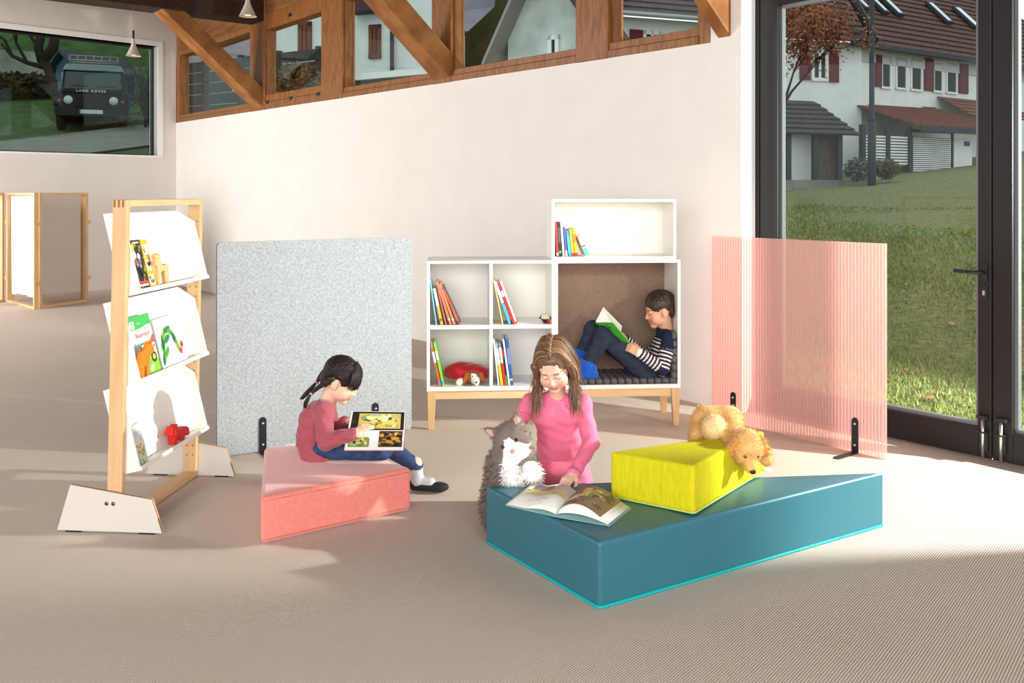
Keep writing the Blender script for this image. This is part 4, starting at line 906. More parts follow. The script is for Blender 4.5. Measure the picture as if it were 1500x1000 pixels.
# bushes
def leafy(name, label, cat, c, r, n, ls, cols, seed, stems=0, twig=None):
    rr = random.Random(seed); m = MB(); c = V3(c)
    for i in range(n):
        d_ = V3((rr.gauss(0, 1), rr.gauss(0, 1), rr.gauss(0, 1))).normalized()*rr.random()**.4; p = c+V3((d_.x*r[0], d_.y*r[1], d_.z*r[2])); a_ = V3((rr.gauss(0, 1), rr.gauss(0, 1), rr.gauss(0, 1))).normalized(); b_ = a_.orthogonal().normalized()*ls*rr.uniform(.4, .8); a_ = a_*ls*rr.uniform(.7, 1.3)
        m.add([p-a_, p+b_, p+a_, p-b_], [(0, 1, 2, 3)], rr.randrange(len(cols)))
    t = thing(name, label, cat, (c.x, c.y, c.z-r[2])); obj('foliage', m, cols, t)
    if stems:
        m = MB()
        for i in range(stems): q = c+V3((rr.uniform(-1, 1)*r[0]*.7, rr.uniform(-1, 1)*r[1]*.7, rr.uniform(-.2, .8)*r[2])); m.tube([V3((c.x, c.y, c.z-r[2])), (c+q)/2+V3((0, 0, -r[2]*.2)), q], [.03, .02, .008], 5)
        obj('stem', m, bark, t)
    return t
lv = lambda n, c: mat(n, c, .8)
leafy('shrub', 'grey green shrub beside the lamp post', 'shrub', at(1256, 248, 27.2), (.42, .4, .35), 500, .07, [lv('lf_grey', (110, 116, 104)), lv('lf_dk', (72, 80, 62))], 1, 5)
leafy('shrub', 'low brown and green shrub right of the lamp post', 'shrub', at(1298, 247, 27.4), (.42, .4, .32), 500, .07, [lv('lf_rust', (120, 84, 58)), lv('lf_dk', (72, 80, 62)), lv('lf_ol', (96, 92, 54))], 2, 5)
# autumn tree
t = thing('autumn_tree', 'tree with copper autumn leaves left in the glass door view', 'tree', at(1118, 270, 23)); rr = random.Random(9)
m = MB(); base = at(1112, 270, 23); tips = []
def limb(p, d, ln, r_, dep):
    q = p+d*ln; mid = (p+q)/2+V3((rr.gauss(0, .06), rr.gauss(0, .06), rr.gauss(0, .05)))*ln; m.tube([p, mid, q], [r_, r_*.8, r_*.6], 6, cap=False)
    if dep == 0: tips.append(q); return
    if dep <= 2: tips.append(q); tips.append(mid)
    for i in range(3 if dep > 1 else 3):
        nd = (d+V3((rr.gauss(-.04, .45), rr.gauss(0, .4), rr.gauss(.1, .38)))).normalized(); limb(q, nd, ln*rr.uniform(.6, .85), r_*.6, dep-1)
limb(V3((base.x, base.y, 1.2)), V3((.06, 0, 1)), 1.5, .11, 5)
obj('trunk', m, bark, t)
m = MB()
for q in tips:
    for i in range(17 if q.z > 2.9 else 8):
        p = q+V3((rr.gauss(0, .2), rr.gauss(0, .2), rr.gauss(0, .18))); a_ = V3((rr.gauss(0, 1), rr.gauss(0, 1), rr.gauss(0, 1))).normalized(); b_ = a_.orthogonal().normalized()*.035; a_ *= .055
        m.add([p-a_, p+b_, p+a_, p-b_], [(0, 1, 2, 3)], rr.randrange(3))
o = obj('foliage', m, [lv('lf_copper', (150, 84, 44)), lv('lf_copper2', (120, 66, 40)), lv('lf_copper3', (172, 108, 62))], t)
# --- bank behind the left window
def lterr(x, y):
    pts = [(10, 1.45), (14, 1.9), (27, 3.24), (38, 5.8), (46, 9.6), (62, 15)]
    for (a_, za_), (b_, zb_) in zip(pts, pts[1:]):
        if y <= b_: return za_+(zb_-za_)*max(0, (y-a_))/(b_-a_)+.12*math.sin(x*.7+y*.4)*min(1, max(0, y-20)/8)
    return 15
lt = [-40+i*1.0 for i in range(36)]
out = lambda x, y: (V3((x, y, 0))-P0).dot(LN) < -.75 or (x > P0.x-1 and (V3((x, y, 0))-P0).dot(N) < -.75 and (V3((x, y, 0))-P0).dot(LN) < 12 and y > 15.5)
terrain('ground_bank', lt, [9+i*1.0 for i in range(52)], lterr, grass_l, lambda x, y: out(x, y) and x < -4.5)
m = MB(); dv = [(-9.4, 15), (-10.5, 21.5), (-14, 20.6), (-19, 18.5), (-19, 9.5), (-13.5, 11)]
bmm = bmesh.new(); bmesh.ops.create_grid(bmm, x_segments=1, y_segments=1, size=1); bmm.free()
gx = [-19+i*.5 for i in range(24)]
m = MB()
for x in gx:
    for f_ in range(8):
        y0 = max(15.8-.0, P0.y+(x-P0.x)*1.006+1.3); y1 = 21.0-(x+11)*-.1 if x < -11.2 else 29.5; y = y0+(y1-y0)*f_/7; m.v.append(V3((x, y, lterr(x, y)+.05)))
for i in range(len(gx)-1):
    for j in range(7): m.f.append([i*8+j, (i+1)*8+j, (i+1)*8+j+1, i*8+j+1]); m.mi.append(0); m.sm.append(True)
struct('ground_drive', m, gravel)
# off-road car seen head-on
cY = 26.0; cc = at(133.5, 195, cY); cz = lterr(cc.x, cY)+.02
t = thing('car', 'dark off-road car with roof rack parked on the bank outside the left window', 'car', (cc.x, cY, cz), math.radians(22))
CMt = PW[t.name]; CB = CMt @ Matrix.Scale(1.1, 4)
paint = mat('dark_car_paint', (20, 22, 26), .5); roofp = mat('grey_car_roof', (120, 134, 144), .35); rub = mat('tyre', (26, 26, 28), .8)
wind = mat('windscreen', (58, 68, 76), .15, spec=.5)
def cb(nm, pieces, m_, par=None, bev=.03):
    m = MB(); [m.box(a_, b_, CB) for a_, b_ in pieces]; return obj(nm, m, m_, par or t, bevel=bev)
cb('body', [((-.86, .0, .42), (.86, 4.0, 1.02))], paint, bev=.05)
hood = cb('bonnet', [((-.72, -.03, .95), (.72, 1.1, 1.09))], paint, bev=.04)
m = MB(); m.hexa([CB @ V3(p) for p in ((-.80, 1.1, 1.0), (.80, 1.1, 1.0), (.80, 4.0, 1.0), (-.80, 4.0, 1.0), (-.74, 1.4, 1.72), (.74, 1.4, 1.72), (.74, 3.95, 1.72), (-.74, 3.95, 1.72))]); obj('cab', m, paint, t, bevel=.03)
m = MB(); m.hexa([CB @ V3(p) for p in ((-.71, 1.10, 1.16), (.71, 1.10, 1.16), (.71, 1.16, 1.16), (-.71, 1.16, 1.16), (-.67, 1.32, 1.66), (.67, 1.32, 1.66), (.67, 1.40, 1.66), (-.67, 1.40, 1.66))]); obj('windscreen', m, wind, t)
m = MB(); m.hexa([CB @ V3(p) for p in ((-.76, 1.3, 1.70), (.76, 1.3, 1.70), (.76, 4, 1.70), (-.76, 4, 1.70), (-.68, 1.5, 1.9), (.68, 1.5, 1.9), (.68, 3.9, 1.9), (-.68, 3.9, 1.9))]); obj('roof', m, roofp, t, bevel=.05)
m = MB()
for yy in (1.6, 2.1, 2.6, 3.1, 3.6): m.tube([CB @ V3((-.6, yy, 2.02)), CB @ V3((.6, yy, 2.02))], .018, 6)
for zz, w_ in ((2.0, .62), (2.12, .6)): m.tube([CB @ V3(p) for p in ((-w_, 3.7, zz), (-w_, 1.5, zz), (w_, 1.5, zz), (w_, 3.7, zz))], .02, 6)
for xx in (-.6, -.4, -.2, 0, .2, .4, .6): m.tube([CB @ V3((xx, 1.5, 1.9)), CB @ V3((xx, 1.5, 2.13))], .014, 6)
obj('roof_rack', m, mat('rack_alu', (170, 176, 178), .4, metal=.6), t)
for sx in (-1, 1):
    m = MB(); m.lathe([(0, .03), (.105, .03), (.12, 0), (.12, -.05), (0, -.05)], CB @ V3((sx*.53, -.03, .78)), 20, M=(CMt.to_3x3() @ Matrix.Rotation(math.pi/2, 3, 'X')).to_4x4()); obj('headlight', m, mat('lamp_glass', (214, 220, 220), .15, spec=.7), t)
    m = MB(); m.lathe([(0, .03), (.035, .03), (.04, 0), (0, 0)], CB @ V3((sx*.74, -.03, .76)), 12, M=(CMt.to_3x3() @ Matrix.Rotation(math.pi/2, 3, 'X')).to_4x4()); obj('indicator', m, mat('amber', (214, 110, 50), .3), t)
    cb('wing', [((sx*.70 if sx > 0 else -.88, -.02, .62), (.88 if sx > 0 else -.70, 1.2, .98))], paint, bev=.05)
    for yy in (.5, 3.1):
        m = MB(); m.lathe([(0, -.12), (.3, -.12), (.38, -.09), (.38, .09), (.3, .12), (0, .12)], CB @ V3((sx*.72, yy, .38)), 22, M=(CMt.to_3x3() @ Matrix.Rotation(math.pi/2, 3, 'Y')).to_4x4()); obj('wheel', m, rub, t)
    cb('wing_mirror', [((sx*.86 if sx > 0 else -1.04, 1.15, 1.2), (1.04 if sx > 0 else -.86, 1.22, 1.42))], paint, bev=.02)
cb('grille', [((-.40, -.045, .60), (.40, -.02, .94))], mat('grille_black', (24, 24, 26), .6), bev=.01)
bu = cb('bumper', [((-.82, -.16, .36), (.82, .0, .54))], mat('bumper_black', (30, 30, 32), .6), bev=.02)
pl = cb('number_plate', [((-.24, -.175, .43), (.28, -.162, .53))], mat('plate_white', (216, 220, 222), .5), bu, bev=0)
cb('plate_strip', [((-.28, -.175, .43), (-.24, -.162, .53))], mat('plate_blue', (52, 84, 170), .5), bu, bev=0)
m = MB(); text_into(m, 'L A N D   R O V E R', CB @ Matrix.Translation((0, -.036, 1.02)) @ Matrix.Rotation(math.pi/2, 4, 'X'), .08, 0, .004); obj('bonnet_lettering', m, mat('letter_silver', (206, 210, 210), .4), hood)
for sx in (-1, 1): m = MB(); m.tube([CB @ V3((sx*.1, .95, 1.24)), CB @ V3((sx*.55, 1.0, 1.26))], .012, 6); obj('wiper', m, rub, t)
# blue shed, garden wall, bare tree
SM, sa, se, sn, SL = facing(79, 32, 112, 31.4); zb0 = lterr(sa.x, 32)-.2
t = thing('blue_shed', 'small blue wooden garden shed behind the car', 'shed', sa)
ap = at(92, 79, 32).z; ev = at(79, 98, 32).z
m = MB(); m.prism([SM @ V3(p) for p in ((.1, 0, zb0), (SL-.1, 0, zb0), (SL-.1, 0, ev), (SL/2, 0, ap-.1), (.1, 0, ev))], -sn*2.4); obj('shed_wall', m, mat('blue_boards', (84, 116, 140), .8, var=(72, 104, 128), vscale=5), t)
for sx in (-1, 1):
    m = MB(); e0 = V3((SL/2+sx*(SL/2+.18), .25, ev-.22)); e1 = V3((SL/2, .25, ap)); m.prism([SM @ p for p in (e0, e1, e1+V3((0, 0, .1)), e0+V3((0, 0, .1)))], -sn*2.8); obj('shed_roof', m, mat('slate', (70, 72, 76), .8), t)
m = MB(); x0, z1 = hit(SM, 92, 106); x1, z0 = hit(SM, 99, 134); m.box((x0, .0, zb0), (x1, .04, z1), SM); obj('shed_door', m, mat('cream_door', (196, 200, 176), .7), t)
m = MB(); a_, b_ = at(-120, 68, 36), at(63, 68, 38); zw0 = 4.2
m.prism([V3((a_.x, a_.y, zw0)), V3((b_.x, b_.y, zw0)), V3((b_.x, b_.y, at(63, 76, 38).z)), V3((a_.x, a_.y, at(-120, 66, 36).z))], (0, .4, 0)); o = obj('garden_wall', m, mat('old_garden_wall', (176, 178, 166), .9, var=(128, 130, 118), vscale=.8), base=True); tag(o, 'pale grey garden wall at the far left behind the bank', 'garden wall')
t = thing('bare_tree', 'leafless tree in front of the blue shed outside the left window', 'tree', at(95, 138, 24)); rr = random.Random(21); m = MB()
def twig(p, d, ln, r_, dep):
    q = p+d*ln; mid = (p+q)/2+V3((rr.gauss(0, .08), 0, rr.gauss(0, .08)))*ln; m.tube([p, mid, q], [r_, r_*.85, r_*.65], 6, cap=False)
    if dep: 
        for i in range(3): twig(q if i < 2 else mid, (d+V3((rr.gauss(0, .55), rr.gauss(0, .3), rr.gauss(.05, .5)))).normalized(), ln*rr.uniform(.55, .85), r_*.55, dep-1)
b0 = at(80, 140, 24); m.tube([b0, at(77, 120, 24), at(70, 100, 24), at(62, 88, 24)], [.12, .11, .12, .13], 8)
m.tube([at(70, 100, 24), at(40, 92, 24), at(18, 82, 24), at(2, 64, 24)], [.07, .06, .05, .03], 6)
m.tube([at(62, 90, 24), at(56, 70, 24), at(62, 45, 24)], [.13, .12, .1], 8); m.tube([at(62, 90, 24), at(78, 70, 24), at(82, 45, 24)], [.13, .13, .11], 8)
for uu, vv, dx in ((18, 82, -.6), (56, 70, -.5), (82, 48, .3), (40, 92, -.3), (60, 48, 0)): twig(at(uu, vv, 24), V3((dx, 0, .8)).normalized(), .8, .045, 3)
obj('trunk', m, bark, t)
t = thing('bare_bush', 'dark leafless bush right of the car outside the left window', 'bush', at(205, 190, 23)); m = MB()
for i in range(12): twig(at(212+rr.uniform(-6, 14), 186, 23), V3((rr.gauss(-.08, .16), rr.gauss(0, .2), 1)).normalized(), .62, .028, 3)
obj('branch', m, bark, t)
leafy('hedge_bush', 'dark hedge below the pale garden wall', 'hedge', at(28, 128, 34), (2.2, .6, .55), 1500, .13, [lv('lf_hedge', (40, 44, 28)), lv('lf_hedge2', (58, 56, 36))], 31)
# --- buildings behind the high windows
BM, ba, be, bn, BL_ = facing(405, 24, 655, 22.2)
t = thing('pale_house', 'pale mint rendered house seen through the high windows', 'house', ba)
m = MB(); m.box((0, -.8, 1.5), (BL_, 0, 10), BM); obj('wall', m, render_g, t)
brown_fr = mat('brown_window_frame', (112, 62, 44), .6)
win(t, BM, 438, 33, 457, 82, .12, brown_fr); win(t, BM, 541.5, 37, 558.5, 86, .1, brown_fr)
m = MB(); x0, z0 = hit(BM, 577, 110); m.tube([BM @ V3((x0, .1, 2)), BM @ V3((x0, .1, hit(BM, 577, 46)[1]))], .05, 8); obj('downpipe', m, dk_post, t)
m = MB(); x0, z1 = hit(BM, 522, -8); x1, z0 = hit(BM, 566, 19); m.box((x0, 0, z0), (x1, .5, z1), BM); obj('balcony', m, mat('balcony_dark', (62, 50, 60), .7), t)
LM, la, le, ln_, LL = facing(505, 18, 640, 16.8); zl0 = hit(LM, 570, 105)[1]
t = thing('low_roof', 'low dark roof with a pale edge at the foot of the mint house', 'roof', la)
m = MB(); m.box((-3, -2, 1.5), (LL, 0, zl0-.12), LM); obj('wall', m, shing, t); m = MB(); m.box((-3.1, -2, zl0-.12), (LL+.1, .1, zl0), LM); obj('roof_edge', m, mat('pale_edge', (206, 206, 204), .6), t)
QM, qa, qe, qn, QL = facing(235, 29, 445, 27)
t = thing('grey_building', 'pale mauve grey building behind the dark board fence', 'building', qa)
m = MB(); m.box((0, -5, 2), (QL, 0, 10.5), QM); obj('wall', m, mat('mauve_render', (168, 160, 166), .9, var=(154, 146, 152), vscale=1), t); m = MB(); m.box((-.2, -5, 10.5), (QL+.2, .3, 10.8), QM); obj('roof_edge', m, dk_post, t)
DM, da, de, dn, DL = facing(245, 21, 470, 18.5); zf = hit(DM, 350, 84)[1]
t = thing('board_fence', 'dark weathered board fence outside the high corner windows', 'fence', da)
for i in range(9):
    m = MB(); h = (zf-2.2)/9; m.box((0, 0, 2.2+h*i+.01), (DL, .03, 2.2+h*(i+1)-.01), DM); obj('board', m, mat('old_board', (50, 55, 51), .9, var=(38, 43, 39), vscale=4), t)
for i in range(5): m = MB(); x0 = .1+i*(DL-.2)/4; m.box((x0-.06, -.1, 2), (x0+.06, -.001, zf+.05), DM); obj('fence_post', m, dk_post, t)
leafy('pampas_clump', 'straw brown grass clump before the board fence', 'plant', at(438, 122, 17.5), (.45, .3, .4), 900, .09, [lv('lf_straw', (120, 96, 60)), lv('lf_straw2', (88, 68, 44))], 41)
# gable house, hillside
VM, va, ve, vn, VL = facing(744, 20, 852, 19)
t = thing('gable_house', 'weathered white gable house with one small window', 'house', va)
ze_ = hit(VM, 748, 52)[1]; xr_, za_ = hit(VM, 800, -60); 
m = MB(); m.prism([VM @ V3(p) for p in ((0, 0, 1), (VL+.3, 0, 1), (VL+.3, 0, ze_-.1), (xr_, 0, za_), (0, 0, ze_))], -vn*1.2); obj('wall', m, mat('stained_render', (212, 220, 214), .9, var=(178, 186, 180), vscale=1.4), t)
m = MB(); a_ = V3((-.35, .5, ze_-.75)); b_ = V3((xr_, .5, za_+.1)); m.prism([VM @ p for p in (a_, b_, b_+V3((0, 0, .14)), a_+V3((0, 0, .14)))], -vn*2.5); obj('roof', m, mat('eave_board', (150, 146, 142), .8), t)
a_ = V3((VL+.5, .3, ze_-.3)); m = MB(); m.prism([VM @ p for p in (a_, b_, b_+V3((0, 0, .16)), a_+V3((0, 0, .16)))], -vn*1.6); obj('roof', m, tile_dark, t)
win(t, VM, 804, 53, 820, 84, .09, white_fr, tr=False)
m = MB()
for i, (u_, v_) in enumerate([(640, 60), (685, 38), (715, 6), (752, -40), (790, -60), (850, -60)]): p = at(u_, v_, 30+i*.8); m.v += [V3((p.x, p.y, 1)), p, V3((p.x+1, p.y+8, p.z+2))]
for i in range(5): m.f += [[i*3, i*3+3, i*3+4, i*3+1], [i*3+1, i*3+4, i*3+5, i*3+2]]; m.mi += [0, 0]; m.sm += [True, True]
struct('ground_hillside', m, mat('hill_brown', (84, 78, 42), .95, var=(58, 62, 32), vscale=.9))
YM, ya, ye, yn, YL = facing(600, 28, 760, 28.6)
t = thing('slate_roof_house', 'grey slate roofed house up on the hillside', 'house', ya)
m = MB(); m.box((-2, -1.5, 1), (hit(YM, 681, 52)[0], 0, hit(YM, 684, 52)[1]), YM); obj('wall', m, render_g, t)
m = MB(); m.prism([YM @ V3(p) for p in ((-3, .3, hit(YM, 684, 56)[1]), (hit(YM, 684, 0)[0], .3, hit(YM, 684, 48)[1]), (hit(YM, 732, 0)[0], -1, hit(YM, 730, 0)[1]), (hit(YM, 740, 0)[0], -1.2, hit(YM, 740, -60)[1]), (-3, -1.2, hit(YM, 740, -60)[1]))], -yn*.3); obj('roof', m, mat('mauve_slate', (150, 148, 160), .7, var=(132, 130, 142), vscale=1), t)
RM, ra, re_, rn, RL = facing(870, 26, 1060, 27.5)
t = thing('tiled_roof_house', 'white house with dark corrugated tile roof and a maroon shutter', 'house', ra); zr_ = hit(RM, 950, 27)[1]
m = MB(); m.box((0, -6, 1), (RL, 0, zr_), RM); obj('wall', m, render_w, t)
tiles(t, RM, -.5, RL+.5, .45, zr_, -5, zr_+4.5, mat('grey_brown_tile', (92, 80, 76), .8, var=(66, 58, 58), vscale=9, stretch=(3, 3, 1)), .34)
m = MB(); m.tube([RM @ V3((-.5, .5, zr_)), RM @ V3((RL+.5, .5, zr_))], .07, 8); obj('gutter', m, mat('zinc', (160, 164, 164), .5, metal=.4), t)
x0, z1 = hit(RM, 922, 43); x1, z0 = hit(RM, 940, 72); m = MB(); m.box((x0, 0, z0), (x1, .06, z1), RM); obj('shutter', m, shut_m, t)
win(t, RM, 941, 45, 968, 72, .1)
# ================================================================ people
skin_m = mat('skin', (232, 188, 164), .5, attr=True, spec=.35, sss=.12)
def pin(v): return np.array([tuple(q) for q in v])
def headframe(c, f, up=(0, 0, 1)):
    f = V3(f).normalized(); up = V3(up); up = (up-f*up.dot(f)).normalized(); r = f.cross(up)
    return Matrix(((r.x, f.x, up.x, c.x), (r.y, f.y, up.y, c.y), (r.z, f.z, up.z, c.z), (0, 0, 0, 1)))
def head_prims(H, s=1.0):
    def P(x, y, z): return H @ V3((x*s, y*s, z*s))
    R3 = H.to_3x3().to_4x4()
    def El(c, r, k=None):
        e = ('e', P(*c), tuple(q*s for q in r), R3); return e if k is None else e+(k,)
    def Sg(a, b_, r0, r1, k=.006): return ('c', P(*a), P(*b_), r0*s, r1*s, k)
    o = [El((0, -.012, .022), (.070, .084, .078)), El((0, .020, -.035), (.056, .060, .062)), El((0, .060, -.084), (.022, .018, .016), .02)]
    for q in (-1, 1):
        o += [El((q*.034, .050, -.042), (.024, .020, .027), .02), El((q*.0715, -.010, -.014), (.008, .018, .028), .006), Sg((q*.072, -.002, -.03), (q*.066, .004, -.036), .006, .006)]
    o += [Sg((-.03, .066, .014), (.03, .066, .014), .009, .009, .012)]
    for q in (-1, 1): o += [('E', P(q*.029, .084, -.003), (.015*s, .010*s, .010*s), R3, .006)]
    for q in (-1, 1): o += [El((q*.028, .0655, -.004), (.0135, .0125, .0105), .003)]
    o += [Sg((0, .074, -.002), (0, .088, -.026), .0055, .0080, .008), El((0, .087, -.031), (.0095, .0085, .0075), .004)]
    for q in (-1, 1): o += [El((q*.0085, .080, -.034), (.0065, .0075, .0055), .003)]
    o += [Sg((-.018, .0725, -.0535), (0, .0795, -.0545), .0035, .0045, .004), Sg((.018, .0725, -.0535), (0, .0795, -.0545), .0035, .0045, .004), Sg((-.011, .0745, -.0635), (.011, .0745, -.0635), .0045, .0045, .004)]
    return o
def face_col(H, s, base, lip, brow, blush, open_=False):
    inv = np.array(H.inverted())
    def f(P):
        q = P @ inv[:3, :3].T+inv[:3, 3]; q = q/s; n = len(q); C = np.tile(lin(base), (n, 1)); x, y, z = np.abs(q[:, 0]), q[:, 1], q[:, 2]
        def mixc(w, c): 
            nonlocal C; w = np.clip(w, 0, 1)[:, None]; C = C*(1-w)+lin(c)*w
        fr = np.clip((y-.03)/.02, 0, 1)
        mixc(fr*np.exp(-(((x-.036)/.02)**2+((z+.042)/.018)**2))*.6, blush); mixc(np.exp(-((x/.011)**2+((z+.031)/.009)**2))*fr*.3, blush)
        mixc(fr*((x < .0175) & (z < -.0500) & (z > -.0685) & (y > .068)).astype(float)*.8, lip)
        mixc(fr*((x < .0155) & (np.abs(z+.0598) < .0014)).astype(float)*.7, (110, 56, 50))
        zb_ = .0165-((x-.03)/.03)**2*.006; mixc(fr*((np.abs(z-zb_) < .0032) & (x > .012) & (x < .047)).astype(float)*.85, brow)
        ze_ = -.0085+((x-.028)/.016)**2*.0045; mixc(fr*((np.abs(z-ze_) < .0023) & (x > .0135) & (x < .043)).astype(float)*.95, (44, 30, 26))
        if open_: mixc(fr*(((x-.028)/.006)**2+((z+.0065)/.0035)**2 < 1).astype(float)*.95, (40, 28, 24))
        mixc(np.exp(-(((x-.0716)/.006)**2+((q[:, 1]+.008)/.012)**2+((z+.014)/.016)**2))*.25*(x > .066), (214, 120, 100))
        return C
    return f
def hand_prims(w, d, back, thumb, curl=(.35, .4, .45, .5), s=1.0, spread=.2, tcurl=.3):
    """w wrist, d finger direction, back of hand normal, thumb = +1/-1 side along d x back"""
    M = frame(w, V3(d).cross(V3(back)), V3(d)); R = M.to_3x3(); Z = R @ V3((0, 0, 1))
    if Z.dot(V3(back)) < 0: M = M @ Matrix.Scale(-1, 4, (0, 0, 1)); 
    def P(x, y, z): return M @ V3((x*s*thumb, y*s, z*s))
    o = [('e', P(0, .030, 0), (.027*s, .033*s, .0125*s), Matrix(M.to_3x3().normalized()).to_4x4(), .012), ('c', P(0, -.02, 0), P(0, .012, 0), .019*s, .018*s, .012)]
    for i, (bx, ln) in enumerate(((.0195, .88), (.0066, 1.0), (-.0066, .93), (-.0190, .74))):
        a = P(bx*.8, .038, 0); p = V3((bx, .056, .002)); an = 0; pr = P(*p); o.append(('c', a, pr, .0078*s, .0072*s, .006)); yw = -bx*spread*-12
        for j, l in enumerate((.024*ln, .016*ln, .013*ln)):
            an += curl[i]*(1.0 if j < 2 else .7)*1.0
            p = p+V3((math.sin(yw)*math.cos(an), math.cos(yw)*math.cos(an), -math.sin(an)))*l; q = P(*p); o.append(('c', pr, q, (.0070-.0006*j)*s, (.0065-.0007*j)*s, .003)); pr = q
    t0, t1, t2, t3 = P(.012, .010, -.004), P(.029, .026, -.008), P(.036, .044, -.013-.01*tcurl), P(.034, .060, -.018-.02*tcurl)
    o += [('c', t0, t1, .011*s, .0088*s, .008), ('c', t1, t2, .0085*s, .0076*s, .004), ('c', t2, t3, .0074*s, .0062*s, .003)]
    return o
def grow(prims, d):
    return [((p[0], p[1], p[2], p[3]+d, p[4]+d)+p[5:]) if p[0] == 'c' else (p[0], p[1], tuple(q+d for q in p[2]))+p[3:] for p in prims]
def wrinkle(a, f, dirs=((1, .3, .8), (-.5, .9, .6), (.2, -.4, 1.3))):
    def w(P):
        o = 0
        for i, d in enumerate(dirs): ph = P @ np.array(d)*f*(1+.37*i); o = o+np.sin(ph+1.7*np.sin(P @ np.array((d[2], d[0], d[1]))*f*.45+i))
        return a*o/len(dirs)
    return w
def strands(name, paths, r, mats, parent, seg=5):
    m = MB()
    for k_, pth in enumerate(paths):
        n = len(pth); m.tube(pth, [r*(1 if i < n*.55 else max(.25, 1-(i/n-.55)*1.9)) for i in range(n)], seg, mi=k_ % len(mats), cap=True)
    return obj(name, m, mats, parent)
def smooth_path(pts, n=10):
    pts = [V3(p) for p in pts]; ext = [pts[0]*2-pts[1]]+pts+[pts[-1]*2-pts[-2]]; o = []
    for i in range(len(pts)-1):
        a, b_, c, d = ext[i:i+4]
        for j in range(max(2, n//(len(pts)-1))):
            t = j/max(2, n//(len(pts)-1)); o.append(.5*((2*b_)+(c-a)*t+(2*a-5*b_+4*c-d)*t*t+(3*b_-a-3*c+d)*t**3))
    o.append(pts[-1]); return o
RES = .0034
# ---------------------------------------------------------------- kneeling girl in pink
rr = random.Random(11)
gA = thing('person', 'girl in bright pink top kneeling behind the teal block, looking down at a picture book', 'person', onz(822, 745))
HA, sA = headframe(at(811, 535, 4.06), (-.17, -.80, -.52), (-.10, 0, 1)), 1.03
nk = at(816, 579, 4.17); chest = at(817, 604, 4.19); belly = at(823, 655, 4.24); hip = V3((belly.x, 4.27, .19))
shL, elL, wrL = at(852, 590, 4.17), at(866, 648, 4.06), at(840, 694, 3.90)
shR, elR, wrR = at(780, 588, 4.2), at(752, 628, 4.22), at(764, 650, 4.08)
ex = V3((1, 0, 0))
torso = [('c', chest-ex*.045, chest+ex*.045, .070, .070), ('c', chest-ex*.035, belly-ex*.035, .066, .066), ('c', chest+ex*.035, belly+ex*.035, .066, .066), ('c', belly-ex*.04, hip-ex*.045, .066, .074), ('c', belly+ex*.04, hip+ex*.045, .066, .074), ('c', shR, shL, .036, .036)]
armL = [('c', shL, elL, .038, .031), ('c', elL, wrL, .031, .022)]; armR = [('c', shR, elR, .038, .031), ('c', elR, wrR, .031, .022)]
neck = [('c', HA @ V3((0, -.02, -.05)), nk, .036, .040)]
kn = [V3((hip.x+q*.07, 4.12, .06)) for q in (-1, 1)]; ft = [V3((hip.x+q*.06, 4.36, .05)) for q in (-1, 1)]
legs = []
for i in (0, 1): h_ = hip+ex*(-.05 if i == 0 else .05); legs += [('c', h_, kn[i], .066, .052), ('c', kn[i], ft[i], .050, .036), ('c', ft[i], ft[i]+V3((0, .09, -.015)), .032, .024)]
hdL = hand_prims(wrL, at(817, 717, 3.785)-wrL, V3((-.1, -.35, .93)), -1, curl=(.30, .34, .38, .45), s=1.0)
hdR = hand_prims(wrR, V3((.25, -.5, -.3)), V3((-.8, -.4, .4)), 1, curl=(.4, .4, .45, .5), s=1.0)
allA = head_prims(HA, sA)+neck+grow(torso+armL+armR+legs, -.006)+hdL+hdR
fa1 = face_col(HA, sA, (238, 192, 168), (206, 112, 104), (120, 88, 66), (232, 138, 120))
body('body', allA, RES, skin_m, gA, k=.018, col=fa1)
pinkA = mat('pink_jersey', (240, 118, 150), .8, sheen=.2, bump=.05, bscale=260)
hemr = [('c', hip-ex*.052+V3((0, -.03, -.045)), hip+ex*.052+V3((0, -.03, -.045)), .088, .088), ('c', hip-ex*.045+V3((0, -.07, .0)), hip+ex*.045+V3((0, -.07, 0)), .07, .07)]
body('jersey_top', grow(torso, .006)+grow(armL, .005)+grow(armR, .005)+hemr+[('c', nk-ex*.03+V3((0, 0, -.014)), nk+ex*.03+V3((0, 0, -.014)), .036, .036)], .0045, pinkA, gA, k=.016, wob=wrinkle(.0040, 56))
m = MB(); fr_ = []
for i in range(73):
    a_ = 2*math.pi*i/72; fr_.append(V3((hip.x+.140*math.cos(a_), hip.y-.035+.10*math.sin(a_), .085+.006*math.sin(a_*18))))
m.tube(fr_, .007, 6, cap=False); obj('frilled_hem', m, pinkA, gA)
m = MB(); d_ = (wrL-elL).normalized(); cs = [wrL+d_*x for x in (-.012, .004, .012)]; m.tube(cs, [.031, .030, .029], 16); obj('cuff', m, pinkA, gA)
body('jeans', grow([q for q in legs if q[3] > .035]+[('c', hip-ex*.05, hip+ex*.05, .07, .07)], .002), .006, mat('jeans_blue', (58, 82, 124), .85, var=(74, 100, 142), vscale=30), gA, k=.02)
hairA = [mat('hair_brown', (106, 74, 52), .45, spec=.5), mat('hair_brown2', (132, 96, 68), .45, spec=.5), mat('hair_brown3', (90, 62, 44), .45, spec=.5), mat('hair_brown4', (158, 118, 84), .45, spec=.5)]
def Hp(H, s, x, y, z): return H @ V3((x*s, y*s, z*s))
R3 = HA.to_3x3().to_4x4()
